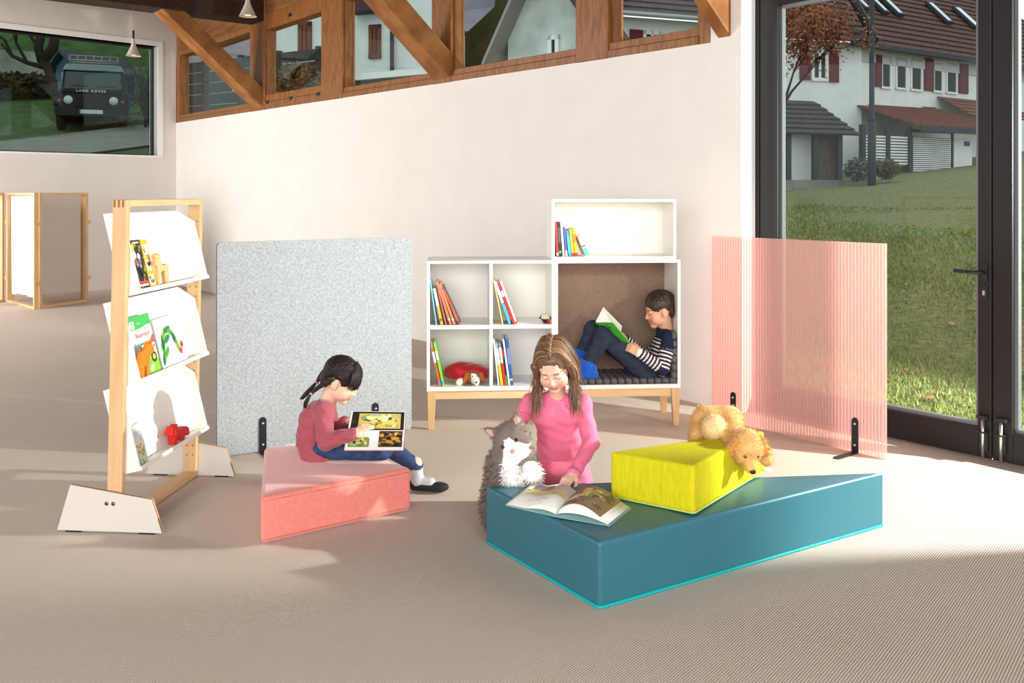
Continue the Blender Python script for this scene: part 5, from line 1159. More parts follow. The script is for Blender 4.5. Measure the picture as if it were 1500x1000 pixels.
cap = [('c', Hp(HA, sA, q*.078, .022, .02), Hp(HA, sA, q*.080, .012, -.085), .017, .015, .008) for q in (-1, 1)]+[('e', Hp(HA, sA, 0, -.058, -.075), (.086, .034, .075), HA.to_3x3().to_4x4())]+[('e', Hp(HA, sA, 0, -.020, .032), (.079*sA, .088*sA, .080*sA), R3), ('e', Hp(HA, sA, 0, -.055, -.035), (.066*sA, .045*sA, .075*sA), R3), ('E', Hp(HA, sA, 0, .085, -.03), (.058*sA, .055*sA, .085*sA), R3, .012)]
body('hair', cap, .004, hairA[0], gA, k=.012, wob=wrinkle(.0018, 160))
paths = []
for i in range(760):
    t_ = rr.random(); sd_ = rr.choice((-1, 1)); ang = -1.15+2.5*t_   # along the parting, front to back
    y0, z0 = -.02+.095*math.cos(ang+.35), .032+.090*math.sin(ang+1.35) if False else 0
    py = .046-.134*t_; pz = .032+.084*math.sqrt(max(0, 1-((py+.02)/.094)**2))
    p0 = (sd_*.004, py, pz); fy = py*.92
    w0 = math.sqrt(max(.05, 1-((fy+.02)/.094)**2)); j = rr.gauss(0, .004)
    p1 = (sd_*.052*(.55+.45*w0), fy-.004, .032+.064*w0+j); p2 = (sd_*(.083+j*.5), min(fy*.75, .028), .012+j); p3 = (sd_*(.088+j), min(fy*.6, .026)-.006, -.045)
    q3 = Hp(HA, sA, *p3); L_ = rr.uniform(.06, .17) if fy < .02 else rr.uniform(.10, .19)
    out = V3((sd_*rr.gauss(.012, .012), rr.gauss(-.01 if fy > -.03 else .05, .012), 0)); ph = rr.random()*6
    pts_ = [Hp(HA, sA, *p0), Hp(HA, sA, *p1), Hp(HA, sA, *p2), q3, q3+out*.6+V3((.008*math.sin(ph), 0, -L_*.5)), q3+out+V3((sd_*-.012+.010*math.sin(ph+2), -.012, -L_))]
    paths.append(smooth_path(pts_, 15))
strands('hair_strands', paths, .0025, hairA, gA)
m = MB()
for k_ in range(2):
    pts_ = []
    for i in range(40):
        f_ = i/39; y = .055-.115*f_; z = .040+.084*math.sqrt(max(0, 1-((y+.02)/.096)**2)); pts_.append(Hp(HA, sA, -.002+.009*math.sin(f_*26+k_*math.pi), y, z+.005*math.cos(f_*26+k_*math.pi)))
    m.tube(pts_, .0075, 6, mi=k_)
obj('top_braid', m, [hairA[1], hairA[0]], gA)
# ---------------------------------------------------------------- seated girl with braids
gB = thing('person', 'dark-braided girl in a dusty pink sweater sitting on the coral block', 'person', V3((-.92, 4.45, .2)))
HB, sB = headframe(at(501, 556, 4.42), (.84, -.06, -.52)), 1.0
nk = at(480, 586, 4.43); ch_ = at(464, 612, 4.44); be_ = at(460, 640, 4.43); hp = at(468, 661, 4.43); ey = V3((0, 1, 0))
torso = [('c', ch_-ey*.045, ch_+ey*.045, .066, .066), ('c', ch_-ey*.035, be_-ey*.04, .066, .066), ('c', ch_+ey*.035, be_+ey*.04, .066, .066), ('c', be_-ey*.04, hp-ey*.045, .068, .070), ('c', be_+ey*.04, hp+ey*.045, .068, .070), ('c', nk+V3((-.015, -.085, -.03)), nk+V3((-.015, .085, -.03)), .036, .036)]
s1, e1, w1 = at(474, 601, 4.33), at(477, 646, 4.25), at(516, 636, 4.25)
s2, e2, w2 = at(480, 600, 4.53), at(488, 642, 4.56), at(505, 617, 4.47)
arms1 = [('c', s1, e1, .038, .032), ('c', e1, w1, .032, .023)]; arms2 = [('c', s2, e2, .036, .03), ('c', e2, w2, .03, .022)]
k1 = V3((at(560, 660, 4.36).x, 4.36, .252)); a1_ = V3((at(505, 664, 4.5).x, 4.42, .245)); k2 = V3((at(562, 661, 4.52).x, 4.52, .235)); a2_ = at(610, 690, 4.52); a2_.z = .105
toe = V3((a2_.x+.125, 4.50, .03)); heel = V3((a2_.x+.0, 4.52, .04))
h1, h2 = hp+V3((.02, -.055, .0)), hp+V3((.02, .055, 0)); h1.z = h2.z = .262
legs = [('c', h1, k1, .058, .046), ('c', k1, a1_, .042, .034), ('c', h2, k2, .058, .046), ('c', k2, a2_+V3((0, 0, .022)), .043, .029)]
foot_ = [('c', a2_+V3((0, 0, .04)), heel+V3((.005, 0, .01)), .027, .028), ('c', heel, toe, .029, .022), ('c', a1_, a1_+V3((-.07, .03, -.01)), .03, .022)]
hd1 = hand_prims(w1, at(533, 626, 4.27)-w1, V3((-.35, -.55, .75)), 1, curl=(.22, .25, .3, .36), s=.98); hd2 = hand_prims(w2, V3((.85, -.3, -.05)), V3((0, .3, .95)), -1, curl=(.4, .42, .45, .5), s=.95)
neck = [('c', HB @ V3((0, -.02, -.05)), nk, .035, .040)]
fb1 = face_col(HB, sB, (238, 194, 168), (204, 112, 100), (50, 36, 32), (230, 140, 120))
body('body', head_prims(HB, sB)+neck+grow(torso+arms1+arms2+legs, -.006)+foot_+hd1+hd2, RES, skin_m, gB, k=.018, col=fb1)
swB = mat('dusty_pink_knit', (168, 82, 92), .9, sheen=.3, bump=.12, bscale=340)
body('sweater', grow(torso, .007)+grow(arms1, .007)+grow(arms2, .007), .0045, swB, gB, k=.016, wob=wrinkle(.0040, 72))
rr = random.Random(4)
for i in range(12):
    f_ = rr.random(); a_ = s1.lerp(e1, f_) if i < 8 else e1.lerp(w1, f_*.8); m = MB(); m.ball(a_+V3((rr.uniform(-.024, .026), -.037, rr.uniform(-.01, .01))), .0042); obj('knit_bobble', m, swB, gB)
jB = mat('jeans_dark', (40, 58, 92), .85, var=(56, 78, 116), vscale=28)
body('jeans', grow(legs, .004)+[('c', h1, h2, .066, .066)], .005, jB, gB, k=.014, wob=wrinkle(.002, 60))
sockm = mat('grey_sock', (206, 208, 208), .9, var=(176, 178, 182), vscale=150)
body('sock', grow([('c', a2_+V3((0, 0, .025)), heel+V3((.005, 0, .012)), .029, .029), ('c', heel+V3((0, 0, .006)), heel+V3((.07, -.012, .008)), .028, .024)], .002), .004, sockm, gB, k=.012)
sl = [('c', heel+V3((-.008, 0, -.003)), toe+V3((-.01, 0, -.002)), .031, .025), ('e', toe, (.036, .026, .022), None), ('E', heel+V3((.042, 0, .045)), (.052, .04, .034), None, .008)]
body('slipper', sl, .004, mat('black_slipper', (30, 30, 34), .7, sheen=.2), gB, k=.012)
hairB = [mat('hair_black', (36, 27, 25), .55, spec=.3), mat('hair_black2', (50, 38, 34), .5, spec=.35), mat('hair_black3', (26, 20, 19), .5, spec=.35)]
R3 = HB.to_3x3().to_4x4()
cap = [('e', Hp(HB, sB, 0, -.018, .030), (.080, .092, .082), R3), ('e', Hp(HB, sB, 0, -.062, -.02), (.060, .038, .055), R3), ('E', Hp(HB, sB, 0, .080, -.058), (.066, .060, .074), R3, .012), ('E', Hp(HB, sB, .085, -.004, -.03), (.03, .030, .040), R3, .01), ('E', Hp(HB, sB, -.085, -.004, -.03), (.03, .030, .040), R3, .01)]
body('hair', cap, .004, hairB[0], gB, k=.012, wob=wrinkle(.0018, 170))
paths = []
for i in range(190):    # fringe and temples
    x = rr.uniform(-.074, .074); k_ = math.sqrt(1-(x/.084)**2); p = [(x*.6, .015, .113-.03*(x/.074)**2), (x*.9, .020+.036*k_, .088*(.55+.45*k_)), (x*1.04, .022+.056*k_, .050*(.6+.4*k_)), (x*1.08, .022+.064*k_+rr.gauss(0, .002), .012+rr.uniform(-.014, .012))]
    paths.append(smooth_path([Hp(HB, sB, *q) for q in p], 9))
for i in range(150):   # swept back to the braids
    sd_ = rr.choice((-1, 1)); a_ = rr.uniform(0, 1); p0 = (sd_*.006, .03-.09*a_, .106-.02*a_); p1 = (sd_*rr.uniform(.05, .066), .02-.08*a_, .078-.01*a_); p2 = (sd_*rr.uniform(.076, .082), -.02-.03*a_, .03); p3 = (sd_*.058, -.078, -.025)
    paths.append(smooth_path([Hp(HB, sB, *q) for q in (p0, p1, p2, p3)], 9))
strands('hair_strands', paths, .0030, hairB, gB)
def braid(name, pts_, r, mats_, par, turns=7):
    c = smooth_path(pts_, 40); m = MB(); n = len(c)
    for k_ in range(3):
        pp = []
        for i, p in enumerate(c):
            f_ = i/(n-1); a_ = f_*turns*2*math.pi+k_*2*math.pi/3; pp.append(p+V3((math.sin(a_)*r*.55, math.cos(a_)*r*.4, math.sin(2*a_)*r*.2))*(1-.5*f_))
        m.tube(pp, [r*.62*(1-.55*i/(n-1)) for i in range(n)], 6, mi=k_ % len(mats_))
    return obj(name, m, mats_, par)
braid('braid', [at(487, 553, 4.335), at(473, 563, 4.335), at(461, 571, 4.35), at(456, 577, 4.345)], .017, hairB, gB, 6)
braid('braid', [at(480, 538, 4.49), at(470, 550, 4.49), at(463, 562, 4.47)], .015, hairB, gB, 5)
for pts_ in ([at(456, 576, 4.345), at(450, 586, 4.345), at(447, 597, 4.35)], [at(463, 560, 4.46), at(452, 572, 4.43), at(441, 584, 4.41)]):
    pa_ = []
    for i in range(26): j = V3((rr.gauss(0, .005), rr.gauss(0, .004), rr.gauss(0, .003))); pa_.append(smooth_path([pts_[0]+j*.3, pts_[1]+j, pts_[2]+j*.7], 8))
    strands('pigtail', pa_, .003, hairB, gB)
    m = MB(); d_ = (pts_[1]-pts_[0]).normalized(); m.tube([pts_[0]-d_*.003, pts_[0]+d_*.005], .0085, 10); obj('hair_tie', m, mat('hair_tie', (206, 150, 160), .7), gB)
# ---------------------------------------------------------------- boy in the nook
gC = thing('person', 'boy in navy striped sweater reading with knees up in the white nook', 'person', at(940, 560, 5.9))
HC, sC = headframe(at(966, 453, 5.92), (-.95, -.10, -.26)), 1.08
nk = at(975, 483, 5.94); ch_ = at(974, 506, 5.96); be_ = at(966, 530, 5.95); hp = at(952, 546, 5.95)
torso = [('c', ch_-ey*.05, ch_+ey*.05, .066, .066), ('c', ch_-ey*.04, be_-ey*.04, .068, .068), ('c', ch_+ey*.04, be_+ey*.04, .068, .068), ('c', be_-ey*.04, hp-ey*.045, .068, .07), ('c', be_+ey*.04, hp+ey*.045, .068, .07), ('c', nk+V3((.0, -.10, -.035)), nk+V3((.0, .10, -.035)), .036, .036)]
s1, e1, w1 = at(980, 500, 5.85), at(970, 540, 5.80), at(937, 517, 5.79); s2, e2, w2 = at(968, 500, 6.05), at(950, 525, 6.10), at(916, 497, 6.04)
arms1 = [('c', s1, e1, .042, .035), ('c', e1, w1, .035, .025)]; arms2 = [('c', s2, e2, .04, .034), ('c', e2, w2, .034, .024)]
k1, a1_, k2, a2_ = at(886, 489, 5.86), at(862, 533, 5.86), at(869, 482, 6.02), at(853, 517, 6.02)
h1, h2 = hp+V3((-.02, -.06, .0)), hp+V3((-.02, .06, 0))
legs = [('c', h1, k1, .07, .054), ('c', k1, a1_, .052, .040), ('c', h2, k2, .07, .054), ('c', k2, a2_, .05, .04)]
hd1 = hand_prims(w1, at(921, 508, 5.80)-w1, V3((-.1, -.85, .4)), 1, curl=(.55, .6, .6, .6), s=1.1); hd2 = hand_prims(w2, at(903, 484, 6.0)-w2, V3((.3, .5, .8)), -1, curl=(.5, .5, .5, .5), s=1.1)
neck = [('c', HC @ V3((0, -.02, -.05)), nk, .040, .046)]
zfl = ZB+.0275
f1, f2 = V3((a1_.x+.005, a1_.y, zfl+.04)), V3((a2_.x, a2_.y, zfl+.04)); feet = []
for f_, a_ in ((f1, a1_), (f2, a2_)): feet += [('c', a_, f_, .036, .036), ('c', f_, f_+V3((-.10, 0, -.008)), .036, .028)]
fc1 = face_col(HC, sC, (222, 168, 138), (196, 106, 92), (66, 46, 36), (212, 128, 102), True)
body('body', head_prims(HC, sC)+neck+grow(torso+arms1+arms2+legs, -.006)+feet+hd1+hd2, RES, skin_m, gC, k=.018, col=fc1)
stripe_m = mat('navy_cream_stripes', (32, 36, 66), .9, attr=True, bump=.06, bscale=260)
tor_ax = (ch_-be_).normalized()
def stripes(P):
    C = np.tile(lin((28, 33, 62)), (len(P), 1))
    def sd_(a, b_):
        a, b_ = np.array(a), np.array(b_); ab = b_-a; t = np.clip(((P-a) @ ab)/ab.dot(ab), 0, 1); return np.linalg.norm(P-a-t[:, None]*ab, axis=1), t*np.linalg.norm(ab)
    dA1, tA1 = sd_(s1, e1); dA2, tA2 = sd_(e1, w1); dB1, tB1 = sd_(s2, e2); dB2, tB2 = sd_(e2, w2); dT, tT = sd_(be_+(be_-ch_)*1.2, nk)
    L1 = (e1-s1).length; L2 = (e2-s2).length; per = .0235
    arm = np.minimum(np.minimum(dA1-.04, dA2-.032), np.minimum(dB1-.04, dB2-.032)); isT = (dT-.085) < arm
    ca = np.where(np.minimum(dA1-.006, dA2) < np.minimum(dB1-.006, dB2), np.where(dA1-.006 < dA2, tA1, L1+tA2), np.where(dB1-.006 < dB2, tB1, L2+tB2))
    zt = P @ np.array(tor_ax); c = np.where(isT, zt, ca); st = (np.mod(c, per) < per*.40)
    top = np.where(isT, zt > float(V3(ch_).dot(tor_ax))+.028, ca < .055); C[st & ~top] = lin((236, 230, 218)); return C
body('striped_sweater', grow(torso, .006)+grow(arms1, .006)+grow(arms2, .006)+[('c', nk+V3((-.01, 0, -.012)), nk+V3((-.006, 0, .004)), .05, .046)], .0042, stripe_m, gC, k=.016, col=stripes, wob=wrinkle(.0022, 50))
body('trousers', grow(legs, .004)+[('c', h1, h2, .074, .074)], .005, mat('navy_trousers', (36, 44, 58), .85, var=(46, 56, 72), vscale=25, bump=.05, bscale=400), gC, k=.016, wob=wrinkle(.003, 44))
bt = mat('blue_plush_boot', (28, 96, 200), .85, sheen=.6, var=(20, 80, 180), vscale=30)
for f_, a_ in ((f1, a1_), (f2, a2_)):
    bp_ = [('c', a_+V3((-.002, 0, .006)), f_+V3((0, 0, .005)), .052, .050), ('c', f_+V3((.012, 0, .004)), f_+V3((-.105, 0, -.004)), .047, .040), ('C', a_+V3((.003, 0, .02)), a_+V3((.006, 0, .09)), .043, .05, .006)]
    b_ = body('plush_boot', bp_, .0045, bt, gC, k=.015)
hairC = [mat('hair_dark_brown', (58, 40, 30), .45, spec=.45), mat('hair_dark_brown2', (76, 54, 40), .45, spec=.45), mat('hair_dark_brown3', (44, 30, 24), .45, spec=.45)]
R3 = HC.to_3x3().to_4x4()
cap = [('e', Hp(HC, sC, 0, -.014, .034), (.077*sC, .090*sC, .078*sC), R3), ('e', Hp(HC, sC, 0, -.058, -.012), (.062*sC, .036*sC, .055*sC), R3), ('E', Hp(HC, sC, 0, .088, -.045), (.075*sC, .062*sC, .085*sC), R3, .01), ('E', Hp(HC, sC, .08, .004, -.035), (.03*sC, .036*sC, .045*sC), R3, .008), ('E', Hp(HC, sC, -.08, .004, -.035), (.03*sC, .036*sC, .045*sC), R3, .008)]
body('hair', cap, .004, hairC[0], gC, k=.01, wob=wrinkle(.002, 190))
paths = []; rr = random.Random(8)
for i in range(260):
    a_ = rr.uniform(-1.4, 1.4); t_ = rr.random(); 
    th_ = rr.uniform(.2, 1.45); ph = rr.uniform(-math.pi, math.pi)
    def sp(th, p): return (.079*math.sin(th)*math.sin(p), -.014+.093*math.sin(th)*math.cos(p), .034+.081*math.cos(th))
    if abs(ph) < .75 and th_ > 1.05: th_ = 1.05
    p0, p1, p2 = sp(max(0, th_-.45), ph+.12), sp(th_-.15, ph), sp(th_+.08, ph-.03); k_ = 1.02
    paths.append(smooth_path([Hp(HC, sC, *q) for q in (p0, p1, p2)], 6))
strands('hair_strands', paths, .0030, hairC, gC)
# ================================================================ soft toys
fur_m = mat('plush_fur', (120, 104, 94), .9, attr=True, sheen=.25)
eye_m = mat('bead_eye', (18, 14, 12), .1, spec=.7)
def bead(par, name, p, r, m_=None):
    m = MB(); m.ball(p, r); return obj(name, m, m_ or eye_m, par)
# --- grey and white cat
cp = at(750, 640, 3.93); CH = headframe(cp, (-.06, -.94, -.33), (-.5, 0, .87))
t = thing('plush_cat', 'fluffy grey and white plush cat sitting behind the teal block beside the girl', 'soft toy', V3((cp.x, 3.99, 0)))
c_ = lambda x, y, z: CH @ V3((x, y, z)); R3 = CH.to_3x3().to_4x4()
bc = at(748, 684, 3.98)
pw = [at(752, 698, 3.885), at(779, 692, 3.885)]
sh = [at(742, 668, 3.95), at(770, 664, 3.95)]
prims = [('e', c_(0, 0, .004), (.082, .070, .068), R3), ('e', c_(0, .045, -.028), (.046, .040, .034), R3, .015), ('e', c_(-.042, .028, -.026), (.034, .034, .032), R3, .015), ('e', c_(.042, .028, -.026), (.034, .034, .032), R3, .015), ('e', c_(0, .082, -.014), (.010, .008, .008), R3, .004)]
for q in (-1, 1): prims += [('c', c_(q*.056, -.006, .050), c_(q*.078, -.004, .088), .026, .008, .012)]
prims += [('c', at(750, 660, 3.97), bc, .080, .098), ('c', bc, V3((bc.x-.005, 4.02, .10)), .098, .125)]
for a_, b_ in zip(sh, pw): prims += [('c', a_, b_, .040, .034, .012), ('e', b_+V3((0, -.012, -.004)), (.043, .036, .034), None, .012)]
gr, whc = lin((126, 112, 104)), lin((248, 244, 240)); inv = np.array(CH.inverted())
def catcol(P):
    q = P @ inv[:3, :3].T+inv[:3, 3]; C = np.tile(gr, (len(P), 1)); x, y, z = q.T
    nz_ = 1+.12*np.sin(P[:, 0]*130+P[:, 2]*90)*np.sin(P[:, 2]*150); C = C*nz_[:, None]
    blaze = (y > .02) & (np.abs(x) < .016+np.clip((-z+.03), 0, 1)*.75) & (z < .036) & (z > -.085); C[blaze] = whc
    for p in pw: C[np.linalg.norm((P-np.array(p)-np.array((0, -.012, 0)))/np.array((1, 1, 1)), axis=1) < .050] = whc
    ear = (z > .055) & (np.abs(x) > .046) & (y > .004) & (np.abs(np.abs(x)-.067) < .012); C[ear] = lin((206, 160, 148))
    C[(np.abs(x) < .011) & (y > .080) & (z > -.022) & (z < -.006)] = lin((228, 150, 142)); return C
def catlen(P):
    q = P @ inv[:3, :3].T+inv[:3, 3]; return np.where((q[:, 1] > .03) & (np.linalg.norm(q, axis=1) < .12), .35, np.where(np.linalg.norm(q, axis=1) < .12, .55, 1.0))
body('plush_body', prims, .0045, fur_m, t, k=.02, col=catcol, fur=(9000, .026, .0011, (0, -.1, -.5), catlen))
bead(t, 'eye', c_(-.033, .063, .013), .0085); bead(t, 'eye', c_(.033, .063, .013), .0085)
# --- golden puppy draped over the yellow block
t = thing('plush_dog', 'golden plush puppy lying over the end of the yellow block', 'soft toy', V3((.97, 4.02, .43)))
dh = at(1093, 652, 3.785); DH = headframe(dh, (.10, -.72, -.66), (.05, -.2, 1)); R3 = DH.to_3x3().to_4x4(); d_ = lambda x, y, z: DH @ V3((x, y, z))
prims = [('e', dh, (.073, .070, .068), R3), ('c', d_(0, .035, -.012), d_(0, .088, -.020), .036, .025, .015), ('e', d_(-.042, .0, -.03), (.026, .034, .036), R3, .012), ('e', d_(.042, .0, -.03), (.026, .034, .036), R3, .012)]
zt2 = .432
ht, b1, b2 = at(1068, 640, 3.99), at(1050, 638, 4.0), at(1034, 634, 4.0)
for p in (ht, b1, b2): p.z = zt2+.050
prims += [('c', dh+V3((-.03, .05, .0)), ht, .05, .056), ('c', ht, b2, .056, .058)]
hpaw = at(1046, 640, 3.89); hpaw.z = zt2+.045
prims += [('e', hpaw, (.048, .045, .045), None, .014), ('c', b2+V3((.02, -.02, 0)), hpaw, .045, .045, .016), ('c', b2, at(1020, 640, 4.0), .042, .034, .014), ('c', b2+V3((-.01, .03, .03)), at(1022, 620, 4.06), .024, .028, .012), ('c', at(1022, 620, 4.06), at(1036, 612, 4.08), .030, .022, .01)]
fl_ = at(1117, 660, 3.86); prims += [('c', dh+V3((.02, .05, -.02)), fl_, .036, .030, .014), ('c', fl_, fl_+V3((.012, -.012, -.032)), .030, .028, .01)]
gold, gold2 = lin((222, 166, 92)), lin((240, 208, 150)); inv2 = np.array(DH.inverted())
def dogcol(P):
    n = .5+.5*np.sin(P[:, 0]*60+1.3*np.sin(P[:, 1]*70))*np.sin(P[:, 2]*80+P[:, 1]*40); n = (n*.45)[:, None]; C = gold*(1-n)+gold2*n
    C[np.linalg.norm(P-np.array(hpaw), axis=1) < .052] = lin((236, 204, 150)); return C
body('plush_body', prims, .0045, fur_m, t, k=.02, col=dogcol, fur=(11000, .011, .0009, (0, 0, -.25)))
for q in (-1, 1):
    ep = [('c', d_(q*.052, .0, .032), d_(q*.070, .014, -.012), .022, .026), ('c', d_(q*.070, .014, -.012), d_(q*.066, .022, -.042), .026, .020)]
    body('ear', ep, .004, fur_m, t, k=.012, col=lambda P: np.tile(lin((206, 148, 78)), (len(P), 1)), fur=(900, .014, .001, (0, 0, -.6)))
    bead(t, 'eye', d_(q*.026, .060, .014), .0075)
m = MB(); m.ball(d_(0, .112, -.016), (.013, .010, .010)); obj('nose', m, mat('nose_black', (34, 26, 26), .35), t)
# --- red velvet bag with a small toy dog peeking out (lower left compartment)
zl_ = ZB+.0275
o_ = loc(0, 0, 0); bag_c = CM @ V3((ch(684, 560, .12)[0], .13, zl_+.075))
t = thing('toy_bag', 'red velvet sack lying open in the lower left compartment', 'bag', V3((bag_c.x, bag_c.y, zl_)))
red_v = mat('red_velvet', (178, 12, 34), .8, sheen=.6)
bx = lambda x, y, z: CM @ V3((ch(684, 560, .12)[0]+x, y, zl_+z))
prims = [('e', bx(-.035, .16, .066), (.105, .09, .064), None), ('c', bx(-.105, .17, .055), bx(-.12, .19, .05), .036, .02), ('e', bx(.055, .12, .060), (.085, .085, .058), None), ('E', bx(.045, .02, .048), (.082, .085, .040), None, .012)]
bg_ = body('sack', prims, .004, red_v, t, k=.03, wob=wrinkle(.004, 60))
dgp = bx(.040, .075, .046)
t = thing('small_plush_dog', 'little brown and white plush dog peeking out of the red sack', 'soft toy', V3((dgp.x, dgp.y, zl_)))
prims = [('e', dgp, (.042, .040, .040), None), ('c', dgp+V3((.012, -.02, -.012)), dgp+V3((.020, -.055, -.022)), .026, .019, .012), ('c', dgp+V3((-.04, -.01, .012)), dgp+V3((-.055, -.018, -.026)), .017, .016, .008), ('c', dgp+V3((.045, -.01, .018)), dgp+V3((.062, -.016, -.012)), .017, .015, .008), ('e', dgp+V3((-.085, -.02, -.030)), (.024, .022, .018), None, .006), ('c', dgp+V3((-.06, .02, -.02)), dgp+V3((-.085, -.02, -.030)), .02, .02, .01)]
def dcol(P):
    q = P-np.array(dgp); C = np.tile(lin((176, 98, 44)), (len(P), 1)); C[(q[:, 1] < -.030) & (q[:, 0] > -.012) & (q[:, 0] < .042)] = lin((244, 240, 236)); C[q[:, 0] < -.066] = lin((242, 238, 232)); return C
body('plush_body', prims, .003, fur_m, t, k=.012, col=dcol, fur=(1500, .008, .0008, (0, 0, -.2)))
bead(t, 'nose', dgp+V3((.021, -.075, -.020)), .0065); bead(t, 'eye', dgp+V3((-.004, -.038, .010)), .005); bead(t, 'eye', dgp+V3((.028, -.036, .012)), .005)
# --- little sheep ball toy in the upper middle compartment
xs_, zs_ = ch(799, 470, .05); sp_ = CM @ V3((xs_, .05, zs+.001))
t = thing('pompom_sheep', 'tiny cream and black plush sheep at the right of the upper middle compartment', 'soft toy', sp_)
b_ = sp_+V3((0, 0, .032))
body('plush_body', [('e', b_+V3((-.002, .006, .006)), (.030, .026, .024), None), ('e', b_+V3((.002, -.016, -.012)), (.021, .016, .018), None, .004), ('c', b_+V3((-.022, -.01, .006)), b_+V3((-.034, -.012, .004)), .007, .006, .004), ('c', b_+V3((.024, -.01, .004)), b_+V3((.034, -.012, .000)), .007, .006, .004)], .0028, fur_m, t, k=.006, col=lambda P: np.where(((P-np.array(b_))[:, [2]] > -.002) & (np.abs((P-np.array(b_))[:, [0]]) < .026), lin((226, 212, 186)), lin((30, 28, 30))), fur=(900, .006, .0007, (0, 0, 0)))
m = MB(); m.ball(b_+V3((.016, -.026, -.018)), .0125); obj('red_pompom', m, mat('pompom_red', (206, 22, 40), .9), t)
# ================================================================ open books
def strip_page(m, a0, a1, b0, b1, prof, n=14, mi=0, th=.0008, up=V3((0, 0, 1))):
    """page from spine edge a0-a1 to outer edge b0-b1; prof(t) lifts it"""
    rows = [[a0.lerp(b0, i/n)+up*prof(i/n), a1.lerp(b1, i/n)+up*prof(i/n)] for i in range(n+1)]
    vs = [p for r_ in rows for p in r_]+[p-up*th for r_ in rows for p in r_]; N_ = 2*(n+1)
    fs = [(2*i, 2*i+2, 2*i+3, 2*i+1) for i in range(n)]+[(N_+2*i, N_+2*i+1, N_+2*i+3, N_+2*i+2) for i in range(n)]
    fs += [(2*i, N_+2*i, N_+2*i+2, 2*i+2) for i in range(n)]+[(2*i+1, 2*i+3, N_+2*i+3, N_+2*i+1) for i in range(n)]+[(0, 1, N_+1, N_), (2*n, N_+2*n, N_+2*n+1, 2*n+1)]
    m.add(vs, fs, mi, True)
def on_page(m, a0, a1, b0, b1, prof, pts, mi, lift, up=V3((0, 0, 1))):
    """small printed shape: pts in (t across page from spine, s along spine)"""
    top = [a0.lerp(b0, t_).lerp(a1.lerp(b1, t_), s_)+up*(prof(t_)+lift) for t_, s_ in pts]; m.prism(top, up*-.0002, mi)
zt_ = .2465
sb, st_ = onz(814, 754, zt_+.006), onz(844, 723, zt_+.006); lb, lt_ = onz(741, 739, zt_+.002), onz(782, 706, zt_+.002); rb, rt = onz(881, 766, zt_+.003), onz(914.5, 741, zt_+.003)
t = thing('open_picture_book', 'open picture book lying flat on the teal block under the girl\'s hand', 'book', (sb+rt)/2)
m = MB(); cb_, ct_ = onz(893, 770, zt_), onz(925, 744, zt_); m.prism([V3((p.x, p.y, zt_-.002)) for p in (sb, cb_, ct_, st_)], (0, 0, .002)); m.prism([V3((p.x, p.y, zt_-.002)) for p in (sb, st_, lt_, lb)], (0, 0, .002)); obj('cover', m, flat((150, 190, 192)), t)
pl_ = lambda x: .026*math.sin(min(1, x*1.6)*math.pi)*(1-x)*1.0+.008*(1-x); pr_ = lambda x: .052*math.sin(x*math.pi)**.8*(1-.35*x)+.004
m = MB()
for k_ in range(3): strip_page(m, sb, st_, lb, lt_, (lambda f: lambda x: pl_(x)*f+.0015)(1-.3*k_))
lp_ = obj('left_page', m, paper, t)
m = MB()
for k_ in range(4): q_ = 1-.2*k_; strip_page(m, sb, st_, rb.lerp(cb_, .25*k_), rt.lerp(ct_, .25*k_), (lambda f: lambda x: pr_(x)*f+.0015)(q_))
rp_ = obj('right_page', m, paper, t)
rr = random.Random(6)
def scatter(par, a0, a1, b0, b1, prof, n, cols, box_, size, seed, base=None, lift0=.0016, up=V3((0, 0, 1)), nm='page_picture'):
    m = MB(); cs = []; r_ = random.Random(seed)
    def ci(c): (c in cs) or cs.append(c); return cs.index(c)
    if base:
        for i in range(10): x0, x1 = box_[0]+(box_[2]-box_[0])*i/10, box_[0]+(box_[2]-box_[0])*(i+1)/10; on_page(m, a0, a1, b0, b1, prof, [(x0, box_[1]), (x1, box_[1]), (x1, box_[3]), (x0, box_[3])], ci(base), lift0, up)
    for i in range(n):
        rx, ry = size*r_.uniform(.5, 1.5), size*r_.uniform(.4, 1.1); x, y = r_.uniform(box_[0]+rx, max(box_[0]+rx, box_[2]-rx)), r_.uniform(box_[1]+ry, max(box_[1]+ry, box_[3]-ry))
        on_page(m, a0, a1, b0, b1, prof, disc(x, y, rx, ry, 9), ci(r_.choice(cols)), lift0+.0004+i*.00001, up)
    return obj(nm, m, [flat(c) for c in cs], par)
p1 = lambda x: pl_(x)+.0015; p2 = lambda x: pr_(x)+.0015
scatter(lp_, sb, st_, lb, lt_, p1, 22, [(206, 190, 96), (190, 170, 80), (222, 214, 150), (214, 200, 120)], (.05, .52, .95, .70), .035, 1, (214, 202, 128))
scatter(lp_, sb, st_, lb, lt_, p1, 16, [(150, 112, 92), (120, 86, 70), (92, 110, 150), (176, 130, 100)], (.42, .70, .85, .92), .045, 2, (168, 132, 108))
scatter(lp_, sb, st_, lb, lt_, p1, 10, [(206, 206, 204), (190, 190, 190)], (.12, .12, .80, .40), .02, 3, None)
scatter(rp_, sb, st_, rb, rt, p2, 46, [(128, 104, 74), (150, 126, 92), (106, 88, 62), (164, 142, 108)], (.06, .06, .94, .97), .075, 4, (142, 116, 84))
scatter(rp_, sb, st_, rb, rt, p2, 24, [(190, 186, 60), (206, 196, 84), (160, 160, 54), (226, 214, 120)], (.25, .42, .72, .88), .06, 5, None, .0024)
scatter(rp_, sb, st_, rb, rt, p2, 8, [(240, 232, 214), (232, 222, 200)], (.05, .3, .4, .6), .07, 6, None, .0022)
scatter(rp_, sb, st_, rb, rt, p2, 9, [(74, 96, 50), (94, 118, 60)], (.68, .72, .96, .97), .05, 7, None, .0028)
